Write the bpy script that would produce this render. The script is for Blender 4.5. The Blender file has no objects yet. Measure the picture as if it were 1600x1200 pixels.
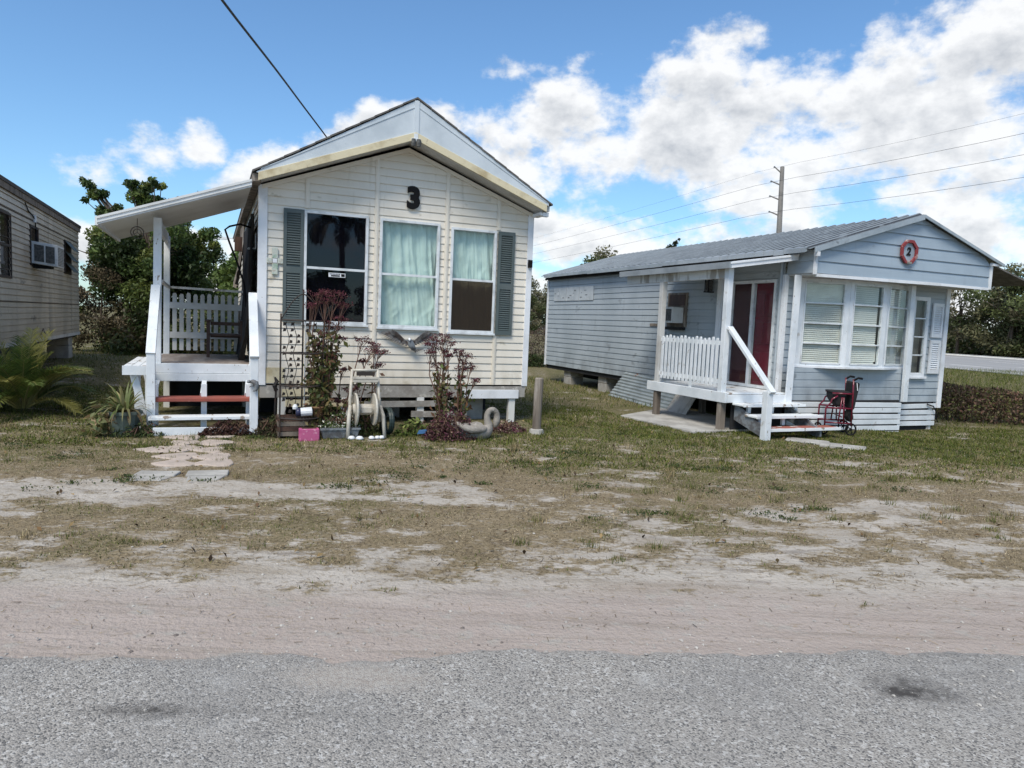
import bpy, math, random
import numpy as np
from mathutils import Vector, Matrix
R=math.radians
scene=bpy.context.scene
col=scene.collection
random.seed(7); rng=np.random.default_rng(7)

# ------------------------------------------------------------------ helpers
class MB:
    def __init__(s): s.V=[]; s.F=[]
    def add(s,vs,fs):
        b=len(s.V); s.V+= [tuple(v) for v in vs]; s.F+=[tuple(i+b for i in f) for f in fs]; return s
    def quad(s,a,b,c,d): return s.add([a,b,c,d],[(0,1,2,3)])
    def box(s,x0,x1,y0,y1,z0,z1):
        vs=[(x,y,z) for z in(z0,z1) for y in(y0,y1) for x in(x0,x1)]
        return s.add(vs,[(0,2,3,1),(4,5,7,6),(0,1,5,4),(2,6,7,3),(0,4,6,2),(1,3,7,5)])
    def obox(s,o,X,Y,Z):
        o,X,Y,Z=map(Vector,(o,X,Y,Z))
        vs=[o+X*i+Y*j+Z*k for k in(0,1) for j in(0,1) for i in(0,1)]
        return s.add(vs,[(0,2,3,1),(4,5,7,6),(0,1,5,4),(2,6,7,3),(0,4,6,2),(1,3,7,5)])
    def bar(s,p,q,w,h,up=(0,0,1)):
        p,q=Vector(p),Vector(q); d=(q-p); dn=d.normalized(); up=Vector(up)
        sx=dn.cross(up)
        if sx.length<1e-4: sx=dn.cross(Vector((1,0,0)))
        sx.normalize(); uz=sx.cross(dn).normalized()
        return s.obox(p-sx*w/2-uz*h/2,d,sx*w,uz*h)
    def prism(s,pts,ext):
        ext=Vector(ext); n=len(pts); a=[Vector(p) for p in pts]; b=[p+ext for p in a]
        return s.add(a+b,[tuple(range(n))[::-1],tuple(range(n,2*n))]+[(i,(i+1)%n,n+(i+1)%n,n+i) for i in range(n)])
    def tube(s,pts,r,n=8,cap=True):
        pts=[Vector(p) for p in pts]; m=len(pts)
        rs=r if isinstance(r,(list,tuple)) else [r]*m
        vs=[];prev=None
        for i,p in enumerate(pts):
            t=(pts[min(i+1,m-1)]-pts[max(i-1,0)]).normalized()
            if prev is None:
                a=t.orthogonal().normalized()
            else:
                a=prev-t*prev.dot(t)
                a=a.normalized() if a.length>1e-6 else t.orthogonal().normalized()
            prev=a;b=t.cross(a)
            for k in range(n):
                an=2*math.pi*k/n; vs.append(p+(a*math.cos(an)+b*math.sin(an))*rs[i])
        fs=[(i*n+k,i*n+(k+1)%n,(i+1)*n+(k+1)%n,(i+1)*n+k) for i in range(m-1) for k in range(n)]
        if cap: fs+=[tuple(range(n))[::-1],tuple(range((m-1)*n,m*n))]
        return s.add(vs,fs)
    def lathe(s,prof,n=16,o=(0,0,0)):
        o=Vector(o);m=len(prof)
        vs=[o+Vector((r*math.cos(2*math.pi*k/n),r*math.sin(2*math.pi*k/n),z)) for r,z in prof for k in range(n)]
        fs=[(i*n+k,i*n+(k+1)%n,(i+1)*n+(k+1)%n,(i+1)*n+k) for i in range(m-1) for k in range(n)]
        return s.add(vs,fs)
    def disc(s,c,axis,r,t,n=20):
        c=Vector(c);ax=Vector(axis).normalized()
        return s.tube([c-ax*t/2,c+ax*t/2],r,n)
    def torus(s,c,axis,r,rt,n=24,m=6):
        c=Vector(c);ax=Vector(axis).normalized();a=ax.orthogonal().normalized();b=ax.cross(a)
        vs=[]
        for i in range(n):
            e=a*math.cos(2*math.pi*i/n)+b*math.sin(2*math.pi*i/n)
            for k in range(m):
                an=2*math.pi*k/m; vs.append(c+e*(r+rt*math.cos(an))+ax*rt*math.sin(an))
        return s.add(vs,[(i*m+k,((i+1)%n)*m+k,((i+1)%n)*m+(k+1)%m,i*m+(k+1)%m) for i in range(n) for k in range(m)])
    def build(s,name,mat,parent=None,smooth=False,bevel=0,loc=None,rz=0):
        me=bpy.data.meshes.new(name); me.from_pydata(s.V,[],s.F); me.materials.append(mat)
        if smooth: me.polygons.foreach_set('use_smooth',[True]*len(me.polygons))
        me.update(); o=bpy.data.objects.new(name,me); col.objects.link(o)
        if parent: o.parent=parent
        if loc is not None: o.location=loc
        o.rotation_euler.z=rz
        if bevel:
            m=o.modifiers.new('edge','BEVEL'); m.width=bevel; m.segments=2; m.limit_method='ANGLE'
        return o
def tag(o,label=None,cat=None,group=None,kind=None):
    if label:o['label']=label
    if cat:o['category']=cat
    if group:o['group']=group
    if kind:o['kind']=kind
    return o
def thing(name,label,cat,loc=(0,0,0),rz=0,group=None):
    o=bpy.data.objects.new(name,None); col.objects.link(o); o.location=loc; o.rotation_euler.z=rz
    o.empty_display_size=.2
    return tag(o,label,cat,group)
def sstep(a,b,x):
    t=np.clip((x-a)/(b-a),0,1); return t*t*(3-2*t)
def vnoise(x,y,seed=0):
    x=np.asarray(x,float);y=np.asarray(y,float)
    xi=np.floor(x).astype(np.int64);yi=np.floor(y).astype(np.int64);xf=x-xi;yf=y-yi
    def hsh(a,b):
        h=(a*374761393+b*668265263+seed*974634777)&0xffffffff
        h=((h^(h>>13))*1274126177)&0xffffffff
        return ((h^(h>>16))&0xffff)/65535.
    u=xf*xf*(3-2*xf);v=yf*yf*(3-2*yf)
    return (hsh(xi,yi)*(1-u)+hsh(xi+1,yi)*u)*(1-v)+(hsh(xi,yi+1)*(1-u)+hsh(xi+1,yi+1)*u)*v
def fbm(x,y,seed=0,o=4):
    s=0;a=.5;t=0
    for i in range(o):
        s=s+a*vnoise(x*2**i,y*2**i,seed+i*17);t+=a;a*=.5
    return s/t

# ------------------------------------------------------------------ materials
def newmat(name):
    m=bpy.data.materials.new(name); m.use_nodes=True; nt=m.node_tree
    return m,nt,nt.nodes['Principled BSDF']
def nd(nt,t,**k):
    n=nt.nodes.new(t)
    for a,b in k.items(): setattr(n,a,b)
    return n
def noise_fac(nt,scale,lo,hi,detail=5,stretch=(1,1,1),rough=.6,seed=0):
    tc=nd(nt,'ShaderNodeTexCoord'); mp=nd(nt,'ShaderNodeMapping'); mp.inputs['Scale'].default_value=stretch
    mp.inputs['Location'].default_value=(seed*3.1,seed*1.7,seed*.9)
    nt.links.new(tc.outputs['Object'],mp.inputs[0])
    n=nd(nt,'ShaderNodeTexNoise'); n.inputs['Scale'].default_value=scale; n.inputs['Detail'].default_value=detail
    n.inputs['Roughness'].default_value=rough; nt.links.new(mp.outputs[0],n.inputs['Vector'])
    r=nd(nt,'ShaderNodeMapRange'); r.inputs['From Min'].default_value=lo; r.inputs['From Max'].default_value=hi
    r.interpolation_type='SMOOTHSTEP'; nt.links.new(n.outputs[0],r.inputs[0]); return r.outputs[0]
def mixc(nt,f,a,b):
    m=nd(nt,'ShaderNodeMix',data_type='RGBA')
    if hasattr(f,'links'): nt.links.new(f,m.inputs[0])
    else: m.inputs[0].default_value=f
    for i,c in ((6,a),(7,b)):
        if hasattr(c,'links'): nt.links.new(c,m.inputs[i])
        else: m.inputs[i].default_value=(*c,1)
    return m.outputs[2]
def M(name,base,rough=.6,layers=(),bump=None,metal=0,spec=.4):
    """layers: (color, scale, lo, hi, stretch)"""
    m,nt,b=newmat(name); c=base
    for i,L in enumerate(layers):
        st=L[4] if len(L)>4 else (1,1,1)
        c=mixc(nt,noise_fac(nt,L[1],L[2],L[3],stretch=st,seed=i+1),c,L[0])
    if hasattr(c,'links'): nt.links.new(c,b.inputs['Base Color'])
    else: b.inputs['Base Color'].default_value=(*c,1)
    b.inputs['Roughness'].default_value=rough; b.inputs['Metallic'].default_value=metal
    b.inputs['Specular IOR Level'].default_value=spec
    if bump:
        f=noise_fac(nt,bump[0],0,1,stretch=bump[2] if len(bump)>2 else (1,1,1)); bp=nd(nt,'ShaderNodeBump')
        bp.inputs['Strength'].default_value=bump[1]; bp.inputs['Distance'].default_value=.01
        nt.links.new(f,bp.inputs['Height']); nt.links.new(bp.outputs[0],b.inputs['Normal'])
    return m
def attr_mat(name,rough=.6,trans=.25,spec=.3):
    m,nt,b=newmat(name); a=nd(nt,'ShaderNodeAttribute'); a.attribute_name='Col'
    nt.links.new(a.outputs['Color'],b.inputs['Base Color']); b.inputs['Roughness'].default_value=rough
    b.inputs['Specular IOR Level'].default_value=spec
    if trans:
        t=nd(nt,'ShaderNodeBsdfTranslucent'); nt.links.new(a.outputs['Color'],t.inputs[0])
        mx=nd(nt,'ShaderNodeMixShader'); mx.inputs[0].default_value=trans
        nt.links.new(b.outputs[0],mx.inputs[1]); nt.links.new(t.outputs[0],mx.inputs[2])
        nt.links.new(mx.outputs[0],nt.nodes['Material Output'].inputs[0])
    return m
def glass_mat(name,tint,gl=.5):
    m,nt,b=newmat(name); nt.nodes.remove(b)
    ge=nd(nt,'ShaderNodeNewGeometry'); dt=nd(nt,'ShaderNodeVectorMath',operation='DOT_PRODUCT'); nt.links.new(ge.outputs['Incoming'],dt.inputs[0]); nt.links.new(ge.outputs['Normal'],dt.inputs[1])
    def mm(op,a,b_=0.):
        n=nd(nt,'ShaderNodeMath',operation=op)
        for i,v in enumerate((a,b_)):
            if hasattr(v,'links'): nt.links.new(v,n.inputs[i])
            else: n.inputs[i].default_value=v
        return n
    mu=mm('ADD',mm('MULTIPLY',mm('POWER',mm('SUBTRACT',1.,mm('ABSOLUTE',dt.outputs['Value']).outputs[0]).outputs[0],5.).outputs[0],.6).outputs[0],gl)
    t=nd(nt,'ShaderNodeBsdfTransparent'); t.inputs[0].default_value=(*tint,1)
    g=nd(nt,'ShaderNodeBsdfGlossy'); g.inputs['Roughness'].default_value=.015; g.inputs[0].default_value=(.95,.97,1,1)
    mx=nd(nt,'ShaderNodeMixShader'); nt.links.new(mu.outputs[0],mx.inputs[0])
    nt.links.new(t.outputs[0],mx.inputs[1]); nt.links.new(g.outputs[0],mx.inputs[2])
    nt.links.new(mx.outputs[0],nt.nodes['Material Output'].inputs[0]); return m

PAINT_LAY=[((.30,.29,.27),3.2,.60,.72,(1,1,1)),((.20,.16,.12),22,.66,.70,(1,1,.35))]
m_white=M('white_paint',(.70,.73,.76),.55,[((.56,.60,.63),2.5,.35,.7),((.24,.20,.16),16,.66,.69,(1,1,.4)),((.42,.41,.39),5,.62,.75)],bump=(30,.25,(1,1,.3)))
m_whiteb=M('white_paint_bench',(.70,.73,.75),.6,[((.28,.23,.19),9,.58,.63,(1,.4,1))],bump=(30,.3))
m_trim=M('white_trim',(.72,.74,.77),.5,[((.55,.56,.57),3,.4,.75),((.33,.31,.28),30,.66,.72)],bump=(40,.1))
m_alum=M('aluminium_frame',(.66,.69,.71),.4,[((.48,.5,.51),6,.45,.7)])
def siding_mat(name,base,dirt,stain,seed=1):
    m,nt,b=newmat(name)
    c=mixc(nt,noise_fac(nt,1.3,.35,.75,stretch=(1,1,.5),seed=seed),base,dirt)
    c=mixc(nt,noise_fac(nt,7,.60,.80,stretch=(1,1,.12),seed=seed+3),c,stain)
    c=mixc(nt,noise_fac(nt,55,.62,.72,seed=seed+5),c,dirt)
    c=mixc(nt,noise_fac(nt,9,.45,.75,detail=2,stretch=(.06,.06,1),seed=seed+7),c,mixc(nt,.55,base,dirt))
    c=mixc(nt,noise_fac(nt,3.5,.63,.72,stretch=(.6,.6,1),seed=seed+9),c,stain)
    tz=nd(nt,'ShaderNodeTexCoord'); sz=nd(nt,'ShaderNodeSeparateXYZ'); nt.links.new(tz.outputs['Object'],sz.inputs[0])
    mz=nd(nt,'ShaderNodeMapRange'); nt.links.new(sz.outputs[2],mz.inputs[0]); mz.inputs[1].default_value=1.05; mz.inputs[2].default_value=.55; mz.inputs[3].default_value=0; mz.inputs[4].default_value=.8
    ml=nd(nt,'ShaderNodeMath',operation='MULTIPLY'); nt.links.new(mz.outputs[0],ml.inputs[0]); nt.links.new(noise_fac(nt,3,.42,.66,stretch=(1,1,.5),seed=seed+11),ml.inputs[1])
    c=mixc(nt,ml.outputs[0],c,stain)
    nt.links.new(c,b.inputs['Base Color']); b.inputs['Roughness'].default_value=.45
    return m
m_cream=siding_mat('cream_vinyl',(.74,.69,.605),(.62,.57,.48),(.45,.40,.31))
m_blue=siding_mat('blue_grey_siding',(.37,.415,.45),(.28,.32,.35),(.21,.235,.255),4)
m_blue2=siding_mat('blue_grey_gable',(.32,.39,.455),(.26,.32,.38),(.23,.27,.31),6)
m_tan=siding_mat('tan_metal_siding',(.50,.44,.35),(.30,.26,.205),(.15,.13,.11),8)
nt=m_tan.node_tree; b=nt.nodes['Principled BSDF']; src=b.inputs['Base Color'].links[0].from_socket
c=mixc(nt,noise_fac(nt,2.6,.52,.72,stretch=(1,1,.10),seed=31),src,(.24,.21,.17)); c=mixc(nt,noise_fac(nt,1.1,.55,.75,stretch=(1,1,2.),seed=33),c,(.36,.31,.24)); nt.links.new(c,b.inputs['Base Color'])
m_yellow=M('yellowed_trim',(.62,.55,.38),.6,[((.42,.34,.2),3,.45,.7),((.33,.28,.2),14,.6,.75)])
m_prow=M('grey_white_gable_panel',(.56,.61,.65),.4,[((.44,.49,.53),1.6,.35,.7),((.3,.32,.33),25,.66,.74)])
m_shingle=M('dark_shingle',(.10,.095,.09),.9,[((.17,.16,.15),9,.4,.7)],bump=(30,.5))
m_soffit=M('white_soffit',(.52,.52,.51),.6,[((.38,.37,.35),2,.4,.7)])
m_porchroof=M('white_roof_panel',(.66,.67,.67),.45,[((.5,.5,.49),1.5,.4,.75)])
m_shut=M('green_grey_shutter',(.075,.098,.098),.55,[((.10,.12,.12),3,.4,.7)])
m_patch=M('pale_blue_patch',(.47,.51,.54),.6,[((.36,.40,.43),2,.4,.7),((.55,.58,.6),7,.55,.7)])
m_sill=M('shaded_sill_board',(.33,.315,.29),.8,[((.22,.20,.18),4,.4,.65),((.46,.44,.4),9,.55,.7)])  # grey board tone, darkened to put in the shade under the siding
m_black=M('black_plastic',(.010,.010,.011),.7,spec=.12)
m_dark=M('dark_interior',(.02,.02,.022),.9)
m_navy=M('blackout_and_dark_room',(.010,.011,.016),.8)
m_screen=M('dark_insect_screen',(.055,.048,.04),.8,[((.10,.088,.07),4,.4,.7)])
m_curt=M('teal_sheet_curtain',(.55,.66,.625),.8,[((.48,.59,.555),4,.4,.65,(1,1,.4))],bump=(30,.15,(1,1,.3)))
m_glass=glass_mat('window_glass',(.96,.98,.97),.022)
m_glassr=glass_mat('dark_window_glass',(.6,.6,.65),.024)
m_deck=M('weathered_deck',(.23,.19,.165),.8,[((.33,.29,.26),5,.4,.65,(1,.15,1)),((.13,.105,.09),12,.6,.72)],bump=(25,.4))
m_red=M('red_painted_wood',(.30,.075,.05),.55,[((.22,.06,.045),5,.4,.7),((.42,.2,.16),18,.66,.72)])
m_redw=M('worn_red_tread',(.30,.10,.075),.7,[((.62,.62,.6),5,.55,.62)],bump=(20,.3))
m_iron=M('rusty_wrought_iron',(.030,.024,.021),.7,[((.075,.04,.025),12,.5,.7)])
m_brown=M('dark_brown_wood',(.055,.028,.02),.6,[((.09,.05,.035),8,.4,.7,(1,1,.2))])
m_conc=M('concrete',(.30,.29,.27),.9,[((.42,.41,.385),3,.4,.65),((.2,.19,.17),9,.6,.75)],bump=(40,.4))
m_stone=M('pale_stepping_stone',(.44,.37,.32),.9,[((.34,.29,.25),6,.4,.7)],bump=(25,.6))
m_cement=M('weathered_cement',(.29,.265,.235),.9,[((.19,.175,.155),7,.4,.65),((.40,.38,.35),14,.6,.75)],bump=(40,.7))
m_greyfig=M('painted_grey_metal',(.20,.22,.24),.5,[((.11,.11,.115),10,.45,.6)],bump=(20,.5))
m_feather=M('grey_brown_feather_metal',(.155,.145,.14),.5,[((.07,.05,.04),14,.48,.6),((.33,.33,.34),11,.62,.72)])
m_post=M('grey_weathered_wood',(.20,.17,.14),.9,[((.11,.09,.075),6,.42,.62,(1,1,.12)),((.30,.27,.24),9,.55,.7,(1,1,.15))],bump=(18,.7,(1,1,.12)))
m_postw=M('white_washed_wood',(.62,.62,.60),.7,[((.33,.30,.26),6,.5,.62,(1,1,.2))],bump=(20,.4,(1,1,.2)))
m_pink=M('pink_paint',(.44,.10,.22),.7,[((.60,.3,.40),14,.55,.66),((.38,.06,.18),6,.5,.7)],bump=(25,.4))
m_beige=M('beige_plastic',(.50,.47,.41),.5,[((.36,.33,.28),7,.45,.7)])
m_green=M('dull_green_plastic',(.085,.11,.095),.6,[((.13,.15,.13),6,.45,.7)])
m_hose=M('dark_green_hose',(.015,.03,.03),.5)
m_galv=M('galvanized_metal',(.42,.45,.47),.42,[((.30,.33,.35),2.5,.4,.7),((.24,.25,.26),8,.6,.75,(1,.1,1))],metal=.5)
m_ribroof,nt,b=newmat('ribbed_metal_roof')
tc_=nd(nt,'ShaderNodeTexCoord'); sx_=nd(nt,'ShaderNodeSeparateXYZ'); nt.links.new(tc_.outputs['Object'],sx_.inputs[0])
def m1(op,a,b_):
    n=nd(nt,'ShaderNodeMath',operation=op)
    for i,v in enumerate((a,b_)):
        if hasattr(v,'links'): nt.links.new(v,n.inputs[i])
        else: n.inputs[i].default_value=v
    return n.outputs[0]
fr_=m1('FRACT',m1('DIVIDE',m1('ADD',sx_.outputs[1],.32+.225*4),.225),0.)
gr_=m1('MULTIPLY',m1('LESS_THAN',m1('ABSOLUTE',m1('SUBTRACT',fr_,.80),0.),.10),m1('ADD',.35,noise_fac(nt,5,.3,.6,seed=2)))  # dark bands by the ribs: valley grime plus rib shading put into the colour
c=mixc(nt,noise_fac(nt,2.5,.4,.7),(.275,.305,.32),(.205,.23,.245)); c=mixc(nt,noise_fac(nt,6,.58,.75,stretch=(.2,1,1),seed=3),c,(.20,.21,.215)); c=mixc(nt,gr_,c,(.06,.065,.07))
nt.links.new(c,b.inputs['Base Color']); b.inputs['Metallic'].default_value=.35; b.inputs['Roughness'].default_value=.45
m_corr=M('rusting_corrugated_metal',(.34,.38,.39),.5,[((.24,.27,.28),4,.4,.7),((.30,.13,.06),5,.66,.72)],metal=.3)
m_ply=M('whitewashed_plywood',(.52,.50,.47),.8,[((.33,.30,.27),5,.45,.65,(1,1,.2))])
m_doorred=M('red_door_paint',(.14,.010,.024),.35,[((.10,.008,.018),2,.4,.7)])
m_acw=M('white_ac_shell',(.60,.61,.61),.5,[((.42,.42,.41),6,.5,.7)])
m_grille=M('dark_grille',(.10,.10,.095),.6,[((.05,.05,.05),30,.4,.6)])
m_blind=M('cream_blind',(.70,.685,.64),.6,[((.55,.54,.51),1.5,.4,.7)])
m_walk=M('burgundy_tube',(.13,.008,.022),.25,spec=.6)
m_cloth=M('black_fabric',(.012,.012,.014),.85)
m_wire=M('black_cable',(.012,.012,.012),.6)
m_pole=M('grey_steel_pole',(.23,.215,.20),.7,[((.17,.16,.15),1,.4,.7)])
m_redframe=M('faded_red_wood',(.22,.035,.038),.7,[((.45,.33,.31),7,.52,.62),((.2,.03,.03),4,.5,.7)])
m_bark=M('brown_bark',(.075,.055,.042),.95,[((.12,.10,.08),6,.4,.7,(1,1,.2))],bump=(12,.8,(1,1,.2)))
m_leaf=attr_mat('leaf',.5,.33,.35)
m_leafd=attr_mat('dry_leaf',.8,.15,.1)
m_grass=attr_mat('grass_blade',.7,.25,.15)
m_tile=M('pale_green_mosaic',(.50,.53,.47),.6,[((.30,.40,.32),9,.5,.62),((.42,.38,.32),16,.55,.66)])
m_asph2=M('highway_asphalt',(.25,.25,.25),.9,[((.30,.30,.30),.2,.35,.7,(8,.2,1))])
m_line=M('road_marking',(.72,.72,.70),.7)
m_barrier=M('pale_concrete_barrier',(.66,.65,.62),.8,[((.55,.54,.5),.4,.4,.7)])

# ------------------------------------------------------------------ frames
A=R(23); cA,sA=math.cos(A),math.sin(A)
O3=(-3.569,10.008); O2=(4.84,11.91); OT=(-10.694,17.432)
def W(o,x,y,z=0): return (o[0]+cA*x-sA*y,o[1]+sA*x+cA*y,z)
def W3(x,y,z=0): return W(O3,x,y,z)
def W2(x,y,z=0): return W(O2,x,y,z)
def gh(x,y):
    x=np.asarray(x,float);y=np.asarray(y,float)
    z=-.10*sstep(5.2,7.5,x)*sstep(8,10,y)
    z=z+.32*sstep(7.2,10.2,-x)*sstep(12.5,17,y)
    r=y-(3.35+.097*x)
    b=(fbm(x*1.1,y*1.1,3,3)-.5)*.05*sstep(1.0,2.5,r)+(fbm(x*5,y*5,9,3)-.5)*.022*sstep(.0,1.5,r)
    b=b+(fbm(x*.5,y*7,21,3)-.5)*.014*sstep(.0,.4,r)*sstep(-2.2,-1.0,-r)
    return z+b*sstep(40,20,np.hypot(x,y))
def gz(x,y): return float(gh(x,y))

# ------------------------------------------------------------------ camera, light, sky
cam=bpy.data.cameras.new('camera'); co=bpy.data.objects.new('camera',cam); col.objects.link(co)
cam.sensor_width=36; cam.lens=1110/1600*36; cam.clip_end=2000; cam.clip_start=.05
co.matrix_world=Matrix.Translation((0,0,1.6))@(Matrix.Rotation(R(90-4.9),4,'X')@Matrix.Rotation(R(2.4),4,'Z'))
scene.camera=co
SUN_EL,SUN_AZ=R(53),R(202)     # azimuth clockwise from +Y
sd=bpy.data.lights.new('sun','SUN'); so=bpy.data.objects.new('sun',sd); col.objects.link(so)
sd.energy=2.9; sd.angle=R(24); sd.color=(1,.92,.79)
so.rotation_euler=(Vector((math.sin(SUN_AZ)*math.cos(SUN_EL),math.cos(SUN_AZ)*math.cos(SUN_EL),math.sin(SUN_EL)))).to_track_quat('Z','Y').to_euler()
scene.view_settings.view_transform='Standard'; scene.view_settings.look='None'; scene.view_settings.exposure=.42; scene.view_settings.gamma=1

w=bpy.data.worlds.new('World'); scene.world=w; w.use_nodes=True; nt=w.node_tree; nt.nodes.clear()
L=nt.links.new
sky=nd(nt,'ShaderNodeTexSky',sky_type='NISHITA',sun_disc=False,sun_elevation=SUN_EL,sun_rotation=SUN_AZ,air_density=1.0,dust_density=.6,ozone_density=2.0)
tc=nd(nt,'ShaderNodeTexCoord'); sep=nd(nt,'ShaderNodeSeparateXYZ'); L(tc.outputs['Generated'],sep.inputs[0])
def mth(op,a,b=None,c=None,clamp=False):
    n=nd(nt,'ShaderNodeMath',operation=op); n.use_clamp=clamp
    for i,v in enumerate((a,b,c)):
        if v is None: continue
        if hasattr(v,'links'): L(v,n.inputs[i])
        else: n.inputs[i].default_value=v
    return n.outputs[0]
az=mth('MULTIPLY',mth('ARCTAN2',sep.outputs[0],sep.outputs[1]),57.2958)
el=mth('MULTIPLY',mth('ARCSINE',sep.outputs[2]),57.2958)
def cloud_noise(azs,els,scale,detail=9,rough=.56,stretch=1.0,seed=0.):
    cb=nd(nt,'ShaderNodeCombineXYZ'); L(azs,cb.inputs[0]); L(mth('MULTIPLY',els,stretch),cb.inputs[1]); cb.inputs[2].default_value=seed
    n=nd(nt,'ShaderNodeTexNoise'); n.inputs['Scale'].default_value=scale; n.inputs['Detail'].default_value=detail; n.inputs['Roughness'].default_value=rough
    L(cb.outputs[0],n.inputs['Vector']); return n.outputs[0]
n0=cloud_noise(az,el,.11,10,.58,1.5)
n1=cloud_noise(az,mth('ADD',el,1.0),.11,10,.58,1.5)
nb=cloud_noise(az,el,.45,8,.6,1.3,4.)
BL=[(25,15.4,14,6.6,1.25),(37,15.5,10,5.6,1.2),(14,14.3,8,6.0,1.2),(4.5,14.2,9,5.2,1.05),(-8,13.2,6.5,3.2,1.5),(-1.5,12.6,6,4.2,1.1),(-13,11.4,6.5,3.4,1.5),(-17,10.0,4,2.4,1.0),(-13,8.6,8,2.6,1.2),(-20,8.6,3.0,1.4,.7),
    (-27.6,11.0,2.4,1.4,.40),(-32.6,9.3,2.8,1.2,.36),(-24.0,11.9,1.4,1.4,.40),(7,7.0,11,2.8,1.05),(18.5,10.0,4.5,1.5,.7),(30,9.8,10,3.2,.85),(35,7.3,10,3.0,.95),(-23,4.6,8,2.0,1.0),(20,5.8,13,2.6,.95),
    (30,20.6,6,1.5,.6),(38,22,8,3,.9),(16.5,20.4,3.5,1.7,.7),(-2,18.8,2.8,1.0,.55),(5,19.4,2.2,1.0,.6),(3,17.0,4.5,1.8,.8),(-32,3.5,10,2.2,.8),(0,2.4,60,2.2,.9)]
fld=None
for a,e,sa,se,k in BL:
    dx=mth('DIVIDE',mth('SUBTRACT',az,a),sa); dy=mth('DIVIDE',mth('SUBTRACT',el,e),se)
    g=mth('MULTIPLY',mth('SUBTRACT',1.0,mth('ADD',mth('MULTIPLY',dx,dx),mth('MULTIPLY',dy,dy))),k)
    fld=g if fld is None else mth('MAXIMUM',fld,g)
# away from the modelled clouds: a scattered cumulus field all round the dome
out=mth('MULTIPLY',mth('SUBTRACT',cloud_noise(az,el,.035,3,.5,1.6,9.),.47),3.0)
far=mth('GREATER_THAN',mth('ABSOLUTE',az),44.0); hi=mth('GREATER_THAN',el,27.0); om=mth('MAXIMUM',far,hi)
fld=mth('MAXIMUM',fld,mth('SUBTRACT',out,mth('MULTIPLY',mth('SUBTRACT',1.0,om),9.0)))
fld=mth('MAXIMUM',fld,-1.2)
dens=mth('ADD',mth('MULTIPLY',fld,.50),mth('MULTIPLY',mth('SUBTRACT',n0,.5),2.9))
dens=mth('ADD',dens,mth('MULTIPLY',mth('SUBTRACT',nb,.5),.8))
mr=nd(nt,'ShaderNodeMapRange',interpolation_type='SMOOTHSTEP'); L(dens,mr.inputs[0]); mr.inputs[1].default_value=-.02; mr.inputs[2].default_value=.46
alpha=mth('MULTIPLY',mr.outputs[0],.96)
rel=mth('MULTIPLY',mth('SUBTRACT',n0,n1),3.6)
thick=nd(nt,'ShaderNodeMapRange',interpolation_type='SMOOTHSTEP'); L(dens,thick.inputs[0]); thick.inputs[1].default_value=.25; thick.inputs[2].default_value=1.0
shade=mth('ADD',mth('SUBTRACT',.99,mth('MULTIPLY',thick.outputs[0],.55)),rel)
shade=mth('MAXIMUM',mth('MINIMUM',shade,1.02),.0)
ccol=nd(nt,'ShaderNodeMix',data_type='RGBA'); L(shade,ccol.inputs[0]); ccol.inputs[6].default_value=(.27,.30,.345,1); ccol.inputs[7].default_value=(.755,.76,.765,1)
skm=nd(nt,'ShaderNodeMix',data_type='RGBA',blend_type='MULTIPLY'); skm.inputs[0].default_value=1; L(sky.outputs[0],skm.inputs[6]); skm.inputs[7].default_value=(.116*.76,.116*1.0,.116*1.15,1)
mxw=nd(nt,'ShaderNodeMix',data_type='RGBA'); L(alpha,mxw.inputs[0]); L(skm.outputs[2],mxw.inputs[6]); L(ccol.outputs[2],mxw.inputs[7])
bg=nd(nt,'ShaderNodeBackground'); L(mxw.outputs[2],bg.inputs[0]); bg.inputs[1].default_value=1.0
wo=nd(nt,'ShaderNodeOutputWorld'); L(bg.outputs[0],wo.inputs[0])

# ------------------------------------------------------------------ ground
def edge_y(x): return 3.35+.097*x
def ground_masks(x,y):
    r=y-edge_y(x)
    n1=fbm(x*.9,y*1.6,31,4); n2=fbm(x*2.6,y*4.2,57,4); n3=fbm(x*.35,y*.8,77,3)
    G=np.interp(r,[0,.72,1.1,1.5,2.1,3.0,3.9,5,7],[-.9,-.35,.22,.52,.72,.76,.95,1.05,1.2])
    tr=np.exp(-((r-3.15-.25*(n3-.5))/.42)**2)*sstep(-1.3,1.0,-x-.4)
    tr2=np.exp(-((r-2.15)/.4)**2)*sstep(1.5,3.5,x)*.55
    tr3=np.exp(-((r-2.4)/.3)**2)*sstep(2.,3.5,-x)*.45
    n4=fbm(x*5.5,y*8,63,3); G=G-.85*tr-.55*tr2-.55*tr3+1.15*(n1-.5)+1.6*(n2-.5)+1.5*(n4-.5)
    G=np.clip(G*1.15,0,1)
    green=np.clip(np.interp(r,[1,3,4,5.3,6.6,9],[-.12,-.02,.14,.55,.90,1.0])+1.3*(fbm(x*.7,y*.9,91,4)-.5)+.9*(n2-.5)+.7*(n4-.5),0,1)
    pink=sstep(-.6,-.4,r)*sstep(1.05,.45,r+.5*(n1-.5))*.85
    return G,green,pink
xs=np.concatenate([-np.geomspace(14,900,26)[::-1],np.arange(-13.9,16.9,.085),np.geomspace(17,900,26)])
ys=np.concatenate([-np.geomspace(.5,300,12)[::-1],np.arange(0,3,.25),np.arange(3.0,9.5,.06),np.arange(9.5,17,.13),np.geomspace(17.2,1500,34)])
X,Y=np.meshgrid(xs,ys); Z=gh(X,Y); Z=np.where(Y<edge_y(X)-.3,-.02,Z)
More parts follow.
